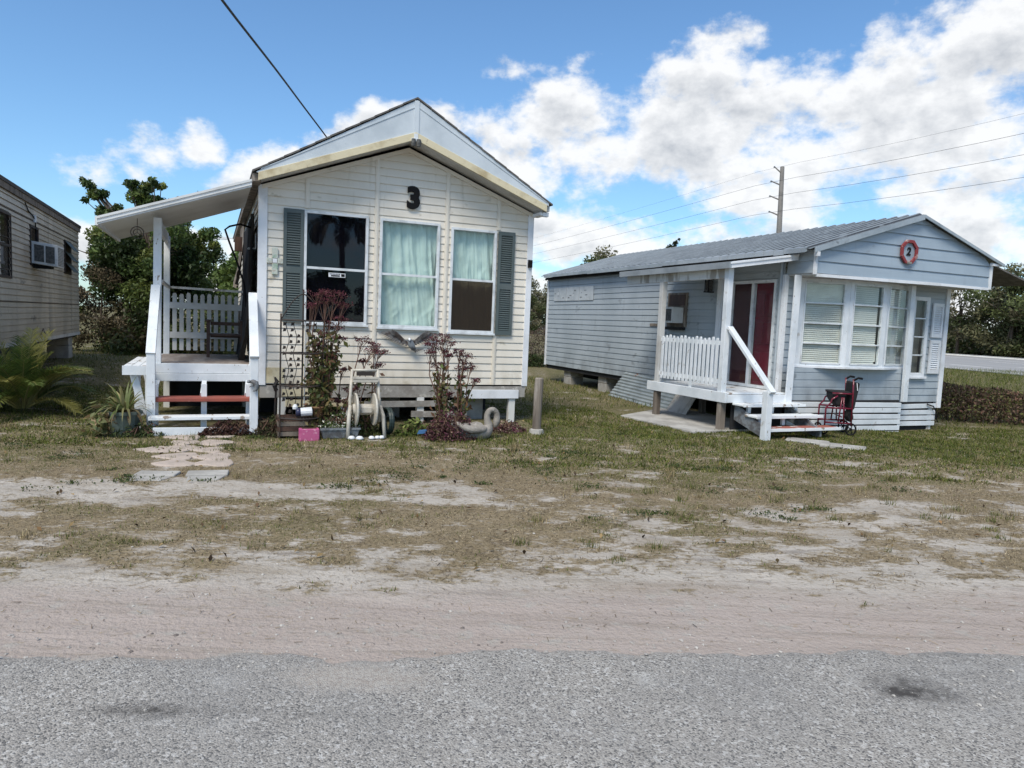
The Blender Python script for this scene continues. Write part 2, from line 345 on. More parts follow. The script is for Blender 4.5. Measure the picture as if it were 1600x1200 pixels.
def grid_mesh(name,X,Y,Z,mat,attrs={}):
    ny,nx=X.shape; me=bpy.data.meshes.new(name)
    vs=np.stack([X,Y,Z],-1).reshape(-1,3); idx=np.arange(nx*ny).reshape(ny,nx)
    q=np.stack([idx[:-1,:-1],idx[:-1,1:],idx[1:,1:],idx[1:,:-1]],-1).reshape(-1,4)
    me.vertices.add(len(vs)); me.vertices.foreach_set('co',vs.ravel().astype(np.float32))
    me.loops.add(q.size); me.loops.foreach_set('vertex_index',q.ravel().astype(np.int32))
    me.polygons.add(len(q)); me.polygons.foreach_set('loop_start',np.arange(0,q.size,4,dtype=np.int32)); me.polygons.foreach_set('loop_total',np.full(len(q),4,np.int32))
    me.polygons.foreach_set('use_smooth',np.ones(len(q),bool))
    for k,a in attrs.items():
        at=me.attributes.new(k,'FLOAT_COLOR','POINT'); at.data.foreach_set('color',np.concatenate([a.reshape(-1,3),np.ones((nx*ny,1))],1).ravel().astype(np.float32))
    me.materials.append(mat); me.update(calc_edges=True); me.validate()
    o=bpy.data.objects.new(name,me); col.objects.link(o); return o
G,GR,PK=ground_masks(X,Y)
m_ground,nt,b=newmat('sand_and_turf'); L=nt.links.new
at=nd(nt,'ShaderNodeAttribute'); at.attribute_name='Col'; sp=nd(nt,'ShaderNodeSeparateColor'); L(at.outputs['Color'],sp.inputs[0])
def mthn(op,a,b_=None,c=None,clamp=False):
    n=nd(nt,'ShaderNodeMath',operation=op); n.use_clamp=clamp
    for i,v in enumerate((a,b_,c)):
        if v is None: continue
        if hasattr(v,'links'): L(v,n.inputs[i])
        else: n.inputs[i].default_value=v
    return n.outputs[0]
sand=mixc(nt,noise_fac(nt,2.2,.3,.7,seed=2),(.37,.34,.30),(.45,.415,.370))
sand=mixc(nt,noise_fac(nt,9,.52,.75,stretch=(.25,1,1),seed=5),sand,(.235,.21,.185))
sand=mixc(nt,noise_fac(nt,3.2,.45,.7,stretch=(.3,1,1),seed=15),sand,(.31,.272,.225))
sand=mixc(nt,noise_fac(nt,18,.52,.7,seed=16),sand,(.25,.215,.17))
sand=mixc(nt,noise_fac(nt,90,.60,.75,seed=6),sand,(.55,.53,.50))
sand=mixc(nt,noise_fac(nt,60,.62,.72,seed=8),sand,(.15,.13,.11))
pink=mixc(nt,noise_fac(nt,5,.35,.7,stretch=(.12,1,1),seed=4),(.385,.328,.297),(.33,.280,.252))
pink=mixc(nt,noise_fac(nt,14,.5,.72,stretch=(.05,1,1),seed=18),pink,(.27,.23,.20))
pink=mixc(nt,noise_fac(nt,7,.55,.7,seed=19),pink,(.36,.335,.305))
pink=mixc(nt,noise_fac(nt,70,.60,.72,seed=3),pink,(.44,.39,.36))
pink=mixc(nt,noise_fac(nt,80,.60,.70,seed=23),pink,(.15,.125,.11))
sand=mixc(nt,sp.outputs[2],sand,pink)
turf=mixc(nt,sp.outputs[1],(.235,.190,.125),(.088,.090,.030))
turf=mixc(nt,noise_fac(nt,.9,.42,.62,seed=27),turf,mixc(nt,sp.outputs[1],(.205,.165,.105),(.12,.112,.05)))
turf=mixc(nt,noise_fac(nt,3.5,.5,.68,seed=28),turf,mixc(nt,sp.outputs[1],(.155,.122,.08),(.085,.082,.038)))
turf=mixc(nt,noise_fac(nt,26,.45,.7,seed=7),turf,(.26,.21,.135))
turf=mixc(nt,noise_fac(nt,45,.55,.68,seed=9),turf,(.05,.045,.028))
gn=noise_fac(nt,22,.25,.75,detail=6,stretch=(.6,1,1),seed=11)
gm=mthn('ADD',sp.outputs[0],mthn('MULTIPLY',mthn('SUBTRACT',gn,.5),1.0))
mr=nd(nt,'ShaderNodeMapRange',interpolation_type='SMOOTHSTEP'); L(gm,mr.inputs[0]); mr.inputs[1].default_value=.16; mr.inputs[2].default_value=.86
gcol=mixc(nt,mr.outputs[0],sand,turf); L(gcol,b.inputs['Base Color']); b.inputs['Roughness'].default_value=.95; b.inputs['Specular IOR Level'].default_value=.1
bp=nd(nt,'ShaderNodeBump'); bp.inputs['Strength'].default_value=.7; bp.inputs['Distance'].default_value=.02
hh=mthn('ADD',mthn('MULTIPLY',noise_fac(nt,35,0,1,detail=7,seed=12),1.0),mthn('MULTIPLY',noise_fac(nt,6,0,1,stretch=(.15,1,1),seed=13),.8))
L(hh,bp.inputs['Height']); L(bp.outputs[0],b.inputs['Normal'])
tag(grid_mesh('ground',X,Y,Z,m_ground,{'Col':np.stack([G,GR,PK],-1)}),kind='structure')

# road (foreground asphalt lane) with a ragged dusty edge
rx=np.concatenate([-np.geomspace(6,300,14)[::-1],np.arange(-5.9,6,.03),np.geomspace(6.05,300,14)])
ro=np.array([0,.02,.05,.1,.16,.25,.4,.7,1.2,2.5,12.])
ed=edge_y(rx)+(fbm(rx*1.1,rx*0,5,5)-.5)*.15+(fbm(rx*9,rx*0,6,3)-.5)*.10
# scalloped bite where gravel has washed over the edge
ed=ed-.10*np.exp(-((rx+.62)/.42)**2)
RX=np.repeat(rx[None],len(ro),0); RY=ed[None]-ro[:,None]; RZ=np.repeat((.010-.03*np.exp(-ro/.03))[:,None],len(rx),1)
EG=np.exp(-ro/.14)[:,None]*(.35+.9*fbm(RX*2.2,RY*2.2,41,3))
EG=np.clip(EG,0,1)
m_road,nt,b=newmat('worn_asphalt'); L=nt.links.new
at=nd(nt,'ShaderNodeAttribute'); at.attribute_name='Col'; sp=nd(nt,'ShaderNodeSeparateColor'); L(at.outputs['Color'],sp.inputs[0])
tcn=nd(nt,'ShaderNodeTexCoord')
def voro(scale,rand=1.):
    v=nd(nt,'ShaderNodeTexVoronoi'); v.inputs['Scale'].default_value=scale; L(tcn.outputs['Object'],v.inputs['Vector']); return v
v1=voro(135.); v2=voro(75.)
sc=nd(nt,'ShaderNodeSeparateColor'); L(v1.outputs['Color'],sc.inputs[0]); sc2=nd(nt,'ShaderNodeSeparateColor'); L(v2.outputs['Color'],sc2.inputs[0])
c=mixc(nt,sc.outputs[0],(.218,.206,.190),(.392,.376,.350))
c=mixc(nt,mthn('GREATER_THAN',sc2.outputs[1],.90),c,(.45,.44,.42))
c=mixc(nt,mthn('LESS_THAN',sc.outputs[1],.16),c,(.125,.123,.12))
c=mixc(nt,noise_fac(nt,1.3,.35,.75,seed=1),c,mixc(nt,.5,c,(.205,.203,.20)))
c=mixc(nt,noise_fac(nt,4.5,.52,.75,seed=4),c,mixc(nt,.42,c,(.42,.415,.40)))
c=mixc(nt,noise_fac(nt,1.6,.48,.70,stretch=(.16,1,1),seed=21),c,mixc(nt,.30,c,(.10,.10,.10)))
c=mixc(nt,noise_fac(nt,9,.62,.72,seed=6),c,mixc(nt,.35,c,(.10,.10,.105)))
c=mixc(nt,mthn('MULTIPLY',sp.outputs[1],mthn('ADD',.35,noise_fac(nt,14,.3,.7,seed=8))),c,(.062,.058,.055))
dn=noise_fac(nt,40,.2,.8,detail=6,seed=2)
em=nd(nt,'ShaderNodeMapRange'); L(mthn('ADD',sp.outputs[0],mthn('MULTIPLY',mthn('SUBTRACT',dn,.5),.5)),em.inputs[0]); em.inputs[1].default_value=.3; em.inputs[2].default_value=.75
c=mixc(nt,em.outputs[0],c,mixc(nt,noise_fac(nt,60,.4,.65,seed=3),(.36,.34,.31),(.28,.25,.225)))
L(c,b.inputs['Base Color']); b.inputs['Roughness'].default_value=.92; b.inputs['Specular IOR Level'].default_value=.2
bp=nd(nt,'ShaderNodeBump'); bp.inputs['Strength'].default_value=.8; bp.inputs['Distance'].default_value=.006
L(mthn('SUBTRACT',1.0,v1.outputs['Distance']),bp.inputs['Height']); L(bp.outputs[0],b.inputs['Normal'])
def sblob(x,y,cx,cy,rx_,ry_): return np.exp(-(((x-cx)/rx_)**2+((y-cy)/ry_)**2)**1.5)
# finer rows for the oil stains
ro=np.concatenate([ro[:7],np.arange(.45,2.6,.04),[4,12]]); RX=np.repeat(rx[None],len(ro),0); RY=ed[None]-ro[:,None]
RZ=np.repeat((.010-.03*np.exp(-ro/.03))[:,None],len(rx),1)
EG=np.clip(np.exp(-ro/.09)[:,None]*(.35+.9*fbm(RX*2.2,RY*2.2,41,3))+.8*sblob(RX,RY,-.62,3.0,.42,.13),0,1)
nst=fbm(RX*9,RY*9,14,3)
ST=np.clip(.95*sblob(RX,RY,1.89,3.10,.19,.085)*(.4+1.1*nst)+.8*sblob(RX,RY,-1.43,2.69,.20,.05)*(.3+1.2*nst)+.5*sblob(RX,RY,-.9,2.72,.5,.035)*nst+.5*sblob(RX,RY,.55,2.55,.05,.02),0,1)
tag(grid_mesh('road',RX,RY,RZ,m_road,{'Col':np.stack([EG,ST,ST*0],-1)}),kind='structure')

# ------------------------------------------------------------------ quads with colour (leaves, blades)
def card_mesh(name,P,C,mat,parent=None):
    """P: N x k x 3 polygons (k=3 or 4), C: N x 3"""
    n,k,_=P.shape; me=bpy.data.meshes.new(name)
    me.vertices.add(n*k); me.vertices.foreach_set('co',P.reshape(-1).astype(np.float32))
    me.loops.add(n*k); me.loops.foreach_set('vertex_index',np.arange(n*k,dtype=np.int32))
    me.polygons.add(n); me.polygons.foreach_set('loop_start',np.arange(0,n*k,k,dtype=np.int32)); me.polygons.foreach_set('loop_total',np.full(n,k,np.int32))
    at=me.attributes.new('Col','FLOAT_COLOR','POINT'); cc=np.concatenate([np.repeat(C,k,0),np.ones((n*k,1))],1)
    at.data.foreach_set('color',cc.ravel().astype(np.float32))
    me.materials.append(mat); me.update(calc_edges=True)
    o=bpy.data.objects.new(name,me); col.objects.link(o)
    if parent: o.parent=parent
    return o
def leaf_quads(C,size,g,asp=.42,up=.5,droop=0.):
    n=len(C); d=g.normal(size=(n,3)); d[:,2]-=droop; d/=np.linalg.norm(d,axis=1)[:,None]
    nn=g.normal(size=(n,3)); nn[:,2]+=up; s=np.cross(d,nn); s/=np.linalg.norm(s,axis=1)[:,None]+1e-9
    sz=(size*(.6+.8*g.random(n)))[:,None]
    nrm=np.cross(s,d)*.12
    return np.stack([C-d*sz*.5,C+s*sz*asp*.5+nrm*sz,C+d*sz*.5,C-s*sz*asp*.5+nrm*sz],1)
def vary(g,n,cols,amt=.25):
    cols=np.array(cols); c=cols[g.integers(0,len(cols),n)]; return np.clip(c*(1+amt*g.normal(size=(n,1))),.003,1)

# grass
def blades(n,x0,x1,y0,y1,seed,hmin,hmax,kind):
    g=np.random.default_rng(seed); x=g.uniform(x0,x1,n); y=g.uniform(y0,y1,n)
    G,GRn,PK=ground_masks(x,y); n2=fbm(x*9,y*9,123,2); nt_=fbm(x*2.2,y*2.8,77,3)
    keep=g.random(n)<np.clip((G-.33)*1.9+.5*(n2-.5),0,1)*(.35+.9*nt_)
    # bare where houses, pads and stones stand
    lx3=(x-O3[0])*cA+(y-O3[1])*sA; ly3=-(x-O3[0])*sA+(y-O3[1])*cA
    lx2=(x-O2[0])*cA+(y-O2[1])*sA; ly2=-(x-O2[0])*sA+(y-O2[1])*cA
    bad=((lx3>-1.4)&(lx3<4.1)&(ly3>-.75))|((lx2>-.1)&(lx2<3.7)&(ly2>.1))|((lx2>-2.2)&(lx2<-.2)&(ly2>.1)&(ly2<3))|((lx3>0)&(lx3<3.7)&(ly3>-1.15))
    keep&=~bad; x,y,G,GRn=x[keep],y[keep],G[keep],GRn[keep]; n=len(x); r=y-edge_y(x)
    isg=g.random(n)<GRn*.95
    dry=np.array([(.36,.295,.19),(.25,.20,.125),(.45,.375,.25),(.16,.125,.08)]); gr=np.array([(.088,.115,.022),(.115,.138,.030),(.060,.085,.018),(.165,.155,.045)])
    c=np.where(isg[:,None],gr[g.integers(0,4,n)],dry[g.integers(0,4,n)])*(1+.22*g.normal(size=(n,1))); c=np.clip(c,.01,.6)
    h=(hmin+(hmax-hmin)*g.random(n)**1.6)*np.where(isg,1.,.85)*(.55+.9*fbm(x*1.5,y*1.5,200,2))
    a=g.uniform(0,2*np.pi,n); lean=np.where(isg,.95,3.2)*(.4+g.random(n)); dx,dy=np.cos(a),np.sin(a)
    b0=np.stack([x,y,gh(x,y)-.004],-1); wd=(.0022+.0028*g.random(n))[:,None]*np.stack([-dy,dx,dx*0],-1)*np.where(y>8,1.9,1.)[:,None]
    nrm=np.sqrt(1+lean**2); tip=b0+np.stack([dx*lean*h/nrm,dy*lean*h/nrm,h/nrm+.002],-1)
    return np.stack([b0-wd,b0+wd,tip],1),c
bl=[blades(330000,-6.5,8,3.9,8.2,1,.012,.042,0),blades(300000,-9,12,8.0,14.0,2,.018,.058,0),blades(70000,-13,17,14.,26,3,.06,.15,0),blades(90000,9,34,15.,44,4,.10,.30,0)]
g=np.random.default_rng(17); TP=[];TC=[]
for i in range(520):
    x=g.uniform(-7.5,9);y=g.uniform(6.2,13) if i%4 else g.uniform(4.6,6.5)
    lx3=(x-O3[0])*cA+(y-O3[1])*sA; ly3=-(x-O3[0])*sA+(y-O3[1])*cA; lx2=(x-O2[0])*cA+(y-O2[1])*sA; ly2=-(x-O2[0])*sA+(y-O2[1])*cA
    if (lx3>-1.7 and lx3<4.1 and ly3>-1.) or (lx2>-2.4 and lx2<3.7 and ly2>-.1): continue
    if ground_masks(np.array([x]),np.array([y]))[0][0]<.35: continue
    n=int(g.uniform(14,46)); h=g.uniform(.05,.13)*(1 if y>6.5 else .6); a=g.uniform(0,6.28,n); b0=np.stack([x+g.normal(size=n)*.035,y+g.normal(size=n)*.03,np.full(n,gz(x,y)-.005)],-1); hh_=h*(.5+.7*g.random(n)); le=g.uniform(.1,.9,n)
    wd=.003*np.stack([-np.sin(a),np.cos(a),a*0],-1); TP.append(np.stack([b0-wd,b0+wd,b0+np.stack([np.cos(a)*le*hh_,np.sin(a)*le*hh_,hh_],-1)],1)); TC.append(vary(g,n,[(.10,.125,.03),(.07,.09,.022),(.18,.165,.06)] if g.random()<.7 else [(.33,.265,.15),(.22,.17,.09)]))
bl.append((np.concatenate(TP),np.concatenate(TC)))
tag(card_mesh('grass',np.concatenate([b_[0] for b_ in bl]),np.concatenate([b_[1] for b_ in bl]),m_grass),kind='stuff')
g=np.random.default_rng(19); n=900; x=g.uniform(-7,9,n);y=g.uniform(4.4,12,n); q=np.stack([x,y,gh(x,y)+.018],-1)
tag(card_mesh('fallen_leaves',leaf_quads(q,.045,g,.5,3.),vary(g,n,[(.16,.10,.05),(.10,.065,.04),(.25,.18,.09),(.07,.05,.035)],.3),m_leafd),kind='stuff')
# low broadleaf weeds in clumps
g=np.random.default_rng(5); pts=[];cs=[]
for i in range(260):
    x=g.uniform(-6,7);y=g.uniform(5.6,11); 
    if fbm(x*.8,y*.8,301,2)<.52 or y<6.3 and i%3: continue
    if -3.9<x<.2 and y>9.0+.35*(x+3.6): continue
    s=g.uniform(.03,.11); n=int(30+70*g.random()); q=g.normal(size=(n,3))*[s,s*.8,s*.15]+[x,y,0]; q[:,2]=np.abs(q[:,2])+.01+gh(q[:,0],q[:,1])
    pts.append(leaf_quads(q,.022,g,.6,1.5)); cs.append(vary(g,n,[(.06,.085,.025),(.085,.105,.04),(.05,.07,.03)]))
tag(card_mesh('ground_weeds',np.concatenate(pts),np.concatenate(cs),m_grass),kind='stuff')
# dry litter twigs and loose gravel (uncountable)
g=np.random.default_rng(8); n=60000; x=g.uniform(-5,6,n); y=g.uniform(3.3,7.6,n); G,_,PK=ground_masks(x,y)
k=(g.random(n)<.02+.9*np.clip(G+.35*(fbm(x*3,y*5,411,3)-.4),0,1))&(y>edge_y(x)+.05); x,y=x[k],y[k]; n=len(x); a=g.uniform(0,6.28,n); ln=.005+.022*g.random(n)**3; p=np.stack([x,y,gh(x,y)+.006],-1)
d=np.stack([np.cos(a),np.sin(a),g.normal(size=n)*.12],-1)*ln[:,None]; s=np.stack([-np.sin(a),np.cos(a),a*0+.3],-1)*.0016
tag(card_mesh('dry_litter',np.stack([p-d-s,p+d-s,p+d+s,p-d+s],1),vary(g,n,[(.16,.12,.075),(.09,.065,.045),(.28,.22,.14),(.22,.17,.10)]),m_leafd),kind='stuff')
mb=MB(); g=np.random.default_rng(12)
def pebble(x,y,s,z=None):
    z=gz(x,y) if z is None else z; vs=[]
    base=[(1,0,0),(-1,0,0),(0,1,0),(0,-1,0),(0,0,.8),(.7,.7,.35),(-.7,.7,.35),(.7,-.7,.3),(-.7,-.7,.35)]
    vs=[(x+s*v[0]*g.uniform(.6,1.2),y+s*v[1]*g.uniform(.6,1.2),z+s*v[2]*g.uniform(.6,1.1)) for v in base]
    mb.add(vs,[(4,0,5),(4,5,2),(4,2,6),(4,6,1),(4,1,8),(4,8,3),(4,3,7),(4,7,0)])
for i in range(900):
    y=3.0+abs(g.normal())*.9; x=g.uniform(-4,4.5)
    pebble(x,y,.003+.011*g.random()**4,.011 if y<edge_y(x)-.05 else None)
for i in range(500):
    x=g.uniform(-3,3.4); pebble(x,edge_y(x)+g.normal()*.10,.003+.010*g.random()**3)
for i in range(260): pebble(g.uniform(-3,3.2),g.uniform(2.4,3.3),.002+.006*g.random()**3,.010)
m_peb=M('pebbles',(.31,.29,.27),.9,[((.42,.40,.37),1.3,.45,.55),((.14,.12,.11),2.1,.58,.64)])
tag(mb.build('gravel',m_peb),kind='stuff')

# ------------------------------------------------------------------ siding
def siding(mb,o,U,N,s0,s1,z0,z1,pitch,depth,openings=()):
    o,U,N=Vector(o),Vector(U),Vector(N); Zv=Vector((0,0,1)); P=lambda s,z,n:o+U*s+Zv*z+N*n
    z=z0
    while z<z1-1e-4:
        zt=min(z+pitch,z1)
        cuts=sorted({z,zt,z+(zt-z)*.75,*[e for op in openings for e in op[2:4] if z<e<zt]})
        dep=lambda q:depth*(1-.55*(q-z)/(.75*pitch)) if q-z<.75*pitch else depth*.45*max(0,(1-(q-z)/pitch)/.25)
        for c_,(za,zb) in enumerate(zip(cuts[:-1],cuts[1:])):
            zm=(za+zb)/2; iv=[(s0(za),s1(za),s0(zb),s1(zb))]
            for (p,q,oa,ob) in openings:
                if oa<=zm<=ob:
                    nv=[]
                    for (c0,c1,d0,d1) in iv:
                        if q<=c0 or p>=c1: nv.append((c0,c1,d0,d1)); continue
                        if p>c0: nv.append((c0,p,d0,p))
                        if q<c1: nv.append((q,c1,q,d1))
                    iv=nv
            for (c0,c1,d0,d1) in iv:
                if c1-c0<.005: continue
                mb.quad(P(c0,za,dep(za)),P(c1,za,dep(za)),P(d1,zb,dep(zb)),P(d0,zb,dep(zb)))
                if c_==0: mb.quad(P(c0,za,0),P(c1,za,0),P(c1,za,depth),P(c0,za,depth))
        z=zt
def curtain(name,mat,x0,x1,z0,z1,y,seed,parent,amp=.05,diag=.5):
    nx,nz=70,90; g=np.random.default_rng(seed); U,V=np.meshgrid(np.linspace(0,1,nx),np.linspace(0,1,nz))
    w=U*6+diag*V*3+1.6*fbm(U*2+seed,V*2.5,seed,3)
    d=amp*(.35*np.sin(w*4.2)*(.3+V*.7)+1.9*np.abs(fbm(U*9+V*1.6,V*1.1-U*.6,seed+3,3)-.5)+1.1*np.abs(fbm(U*3.2-V*7,V*2.2+U*2.8,seed+9,2)-.5)*(1.2-V))
    vs=np.stack([x0+(x1-x0)*U,y+.02+d,z0+(z1-z0)*V],-1).reshape(-1,3); idx=np.arange(nx*nz).reshape(nz,nx)
    q=np.stack([idx[:-1,:-1],idx[:-1,1:],idx[1:,1:],idx[1:,:-1]],-1).reshape(-1,4)
    mb=MB(); mb.V=[tuple(v) for v in vs]; mb.F=[tuple(f) for f in q]; return mb.build(name,mat,parent,smooth=True)
def text_mesh(name,ch,size,mat,parent,loc,rot,off=.02,ext=.01,shear=0):
    cu=bpy.data.curves.new(name,'FONT'); cu.body=ch; cu.size=size; cu.offset=off; cu.extrude=ext; cu.align_x='CENTER'; cu.align_y='CENTER'; cu.shear=shear
    t=bpy.data.objects.new('tmp',cu); col.objects.link(t); dg=bpy.context.evaluated_depsgraph_get()
    me=bpy.data.meshes.new_from_object(t.evaluated_get(dg)); bpy.data.objects.remove(t); me.name=name
    me.materials.clear(); me.materials.append(mat); o=bpy.data.objects.new(name,me); col.objects.link(o)
    if parent:o.parent=parent
    o.location=loc; o.rotation_euler=rot; return o
def shutter(name,mat,x0,x1,z0,z1,y,parent,mid=None,slat=.034):
    mb=MB(); t=.03; e=.045 if x1-x0>.22 else .03
    mb.box(x0,x0+e,y-t,y,z0,z1); mb.box(x1-e,x1,y-t,y,z0,z1)
    secs=[z0]+([mid] if mid else [])+[z1]
    mb.box(x0+e,x1-e,y-t,y,z0,z0+e*1.6); mb.box(x0+e,x1-e,y-t,y,z1-e*1.3,z1)
    if mid: mb.box(x0+e,x1-e,y-t,y,mid-e,mid+e)
    mb.box(x0+e,x1-e,y-.006,y-.002,z0+e*1.6,z1-e*1.3)
    for i in range(len(secs)-1):
        z=secs[i]+e*1.7
        while z<secs[i+1]-e*1.5:
            mb.obox((x0+e,y-.008,z+slat*.62),(x1-x0-2*e,0,0),(0,-.016,-slat*.6),(0,-.003,.005)); z+=slat
    return mb.build(name,mat,parent)
def frame(mb,x0,x1,z0,z1,y0,y1,w):
    mb.box(x0,x0+w,y0,y1,z0,z1); mb.box(x1-w,x1,y0,y1,z0,z1); mb.box(x0+w,x1-w,y0,y1,z0,z0+w); mb.box(x0+w,x1-w,y0,y1,z1-w,z1)

# ================================================================== HOUSE 3
h3=thing('mobile_home','cream vinyl sided mobile home with a large black 3 on its gable and grey shutters','mobile home',W3(0,0,0),A)
WD,LN=4.10,8.9
def gb(x): return 3.36+(4.12-3.36)*(1-abs(x-2.05)/2.05)
ops=[(.57,1.48,1.48,3.07),(1.65,2.57,1.46,3.06),(2.75,3.5,1.42,3.03)]
mb=MB()
def xl(z): return .0 if z<=3.36 else 2.05*(z-3.36)/.76
def xr(z): return 4.1 if z<=3.36 else 4.1-2.05*(z-3.36)/.76
siding(mb,(0,0,0),(1,0,0),(0,-1,0),xl,xr,.60,4.12,.114,.017,ops)
wall=mb.build('front_wall',m_cream,h3)
mb=MB(); siding(mb,(0,0,0),(0,1,0),(-1,0,0),lambda z:.0,lambda z:LN,.60,3.40,.114,.017); mb.build('side_wall',m_cream,h3)
mb=MB(); siding(mb,(4.1,0,0),(0,1,0),(1,0,0),lambda z:.0,lambda z:LN,.60,3.40,.114,.017); mb.build('side_wall',m_cream,h3)
mb=MB(); mb.prism([(0.02,LN,.6),(4.08,LN,.6),(4.08,LN,3.50),(2.06,LN,4.70),(.02,LN,3.50)],(0,-.04,0)); mb.build('back_wall',m_cream,h3)
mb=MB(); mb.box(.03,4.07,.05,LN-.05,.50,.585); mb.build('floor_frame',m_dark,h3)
# corner trims, battens
for x0,x1 in((-.045,.075),(4.035,4.13)):
    mb=MB(); mb.box(x0,x1,-.035,.07,.58,3.36); mb.build('corner_trim',m_trim,h3,bevel=.004)
for x,z1 in((.612,3.5),(1.60,3.94),(2.68,3.88),(3.53,3.54)):
    segs=[(.6,z1)] if x in(1.60,2.68) else ([(.6,1.46),(3.1,z1)] if x<1 else [(.6,1.40),(3.05,z1)])
    for a,b_ in segs: mb=MB(); mb.box(x-.03,x+.03,-.028,-.004,a,b_); mb.box(x-.012,x+.012,-.036,-.028,a,b_); mb.build('batten_strip',m_cream,h3)
# gable rake trim just below the soffit
mb=MB()
for sx in(1,-1):
    mb.prism([(2.05,-.018,4.06),(2.05,-.018,4.12),(2.05-sx*2.05,-.018,3.36),(2.05-sx*2.05,-.018,3.30)],(0,-.02,0))
mb.build('rake_trim',m_cream,h3)
# roof: steep roof-over on top of the old shallow gable
mb=MB()
for sx in(1,-1):
    a=Vector((2.06,-.415,4.728)); e=Vector((2.06-sx*2.20,-.415,3.448)); nrm=Vector((0,0,.024)); n=11
    for i in range(n):
        p=a.lerp(e,i/n); q=a.lerp(e,(i+1.04)/n); lift=Vector((0,0,.012))
        mb.obox(p,q-p+Vector((0,0,.008)),(0,LN+.8,0),nrm)
mb.build('roof',m_shingle,h3)
mb=MB()
pan=[(-.10,3.455),(2.06,4.715),(4.22,3.505),(4.2,3.44),(2.05,4.235),(-.04,3.435)]
mb.prism([(-.10,-.40,3.455),(2.06,-.40,4.715),(2.05,-.40,4.235),(-.04,-.40,3.435)],(0,.03,0)); mb.prism([(2.06,-.40,4.715),(4.22,-.40,3.505),(4.2,-.40,3.44),(2.05,-.40,4.235)],(0,.03,0))
mb.bar((2.055,-.405,4.22),(2.055,-.405,4.70),.07,.012,(0,1,0))
for sx in(1,-1): mb.bar((2.06+sx*.03,-.404,4.61),(2.06+sx*2.10,-.404,3.50),.012,.008,(0,1,0))
gp=mb.build('gable_panel',m_prow,h3)
mb=MB()
for sx in(1,-1): mb.prism([(2.05,-.415,4.155),(2.05,-.415,4.262),(2.05-sx*2.12,-.415,3.452),(2.05-sx*2.12,-.415,3.345)],(0,.035,0))
mb.build('gable_fascia',m_yellow,h3,bevel=.004)
mb=MB()
for sx in(1,-1): mb.prism([(2.05,-.38,4.17),(2.05,-.38,4.19),(2.05-sx*2.1,-.38,3.39),(2.05-sx*2.1,-.38,3.37)],(0,.40,0))
mb.build('soffit',m_soffit,h3)
mb=MB(); mb.box(-.14,-.03,-.36,LN,3.34,3.44); mb.build('eave_fascia',m_post,h3)
mb=MB(); mb.box(4.14,4.24,-.36,LN,3.36,3.45); mb.build('eave_fascia',m_soffit,h3)
mb=MB(); mb.box(4.10,4.20,-.33,-.02,3.30,3.345); mb.box(4.14,4.24,-.34,-.26,3.285,3.345); mb.build('gutter_end',m_trim,h3)
# windows
def window3(x0,x1,z0,z1,mid,lower,upper,seed):
    f=MB(); frame(f,x0,x1,z0,z1,-.045,.03,.038); f.box(x0-.02,x1+.02,-.06,.0,z0-.03,z0); wn=f.build('window',m_alum,h3,bevel=.003)
    f=MB(); f.box(x0+.038,x1-.038,-.035,.02,mid-.017,mid+.017); f.build('sash_rail',m_alum,wn)
    for a,b_,gm in((z0+.038,mid-.017,lower),(mid+.017,z1-.038,upper)):
        q=MB(); q.box(x0+.038,x1-.038,-.012 if b_>mid else -.02,-.008 if b_>mid else -.016,a,b_); q.build('pane',m_glassr if gm in('navy','dark') else m_glass,wn)
    if lower in('navy',):
        q=MB(); q.box(x0+.02,x1-.02,.035,.05,z0+.02,mid); q.build('blackout_panel',m_navy,wn)
        q=MB(); q.box(x0+.02,x1-.02,.05,.06,mid,z1-.02); q.build('dark_room_panel',m_navy,wn)  # near-black panel stands in for the unlit room behind the upper sash
    else:
        curtain('curtain',m_curt,x0+.02,x1-.02,z0+.02,z1-.02,.055,seed,wn)
        if lower=='screen':
            q=MB(); q.box(x0+.038,x1-.038,-.034,-.031,z0+.038,mid-.017); q.build('insect_screen',m_scr,wn)
    return wn
m_scr,nt,b=newmat('dark_mesh_screen'); nt.nodes.remove(b)
t=nd(nt,'ShaderNodeBsdfTransparent'); t.inputs[0].default_value=(.55,.47,.40,1); d_=nd(nt,'ShaderNodeBsdfDiffuse'); d_.inputs[0].default_value=(.075,.064,.055,1)
mx=nd(nt,'ShaderNodeMixShader'); mx.inputs[0].default_value=.38; nt.links.new(t.outputs[0],mx.inputs[1]); nt.links.new(d_.outputs[0],mx.inputs[2]); nt.links.new(mx.outputs[0],nt.nodes['Material Output'].inputs[0])
w1=window3(.57,1.48,1.48,3.07,2.27,'navy','dark',3); w1['label']='dark blacked-out window with alarm sticker'
window3(1.65,2.57,1.46,3.06,2.25,'sheet','sheet',11); window3(2.75,3.5,1.42,3.03,2.24,'screen','sheet',23)
mb=MB(); mb.box(.92,1.16,-.0235,-.0215,2.155,2.215); st=mb.build('window_sticker',m_trim,w1)
mb=MB()
for k in range(7): mb.box(.935+k*.022,.950+k*.022,-.0255,-.0235,2.192,2.205)
mb.box(.955,1.08,-.0255,-.0235,2.165,2.184); mb.box(1.10,1.15,-.0255,-.0235,2.165,2.205)
mb.build('sticker_print',m_black,w1)
shutter('shutter',m_shut,.29,.565,1.48,3.07,-.02,h3,mid=2.22); shutter('shutter',m_shut,3.53,3.81,1.40,3.03,-.02,h3,mid=2.17)
text_mesh('house_number','3',.42,m_black,h3,(2.14,-.04,3.385),(R(90),0,0),.022,.014)
mb=MB(); mb.box(1.98,2.12,-.43,-.38,4.13,4.17); mb.box(2.02,2.08,-.42,-.36,4.16,4.24)
fl=mb.build('floodlight',m_alum,h3)
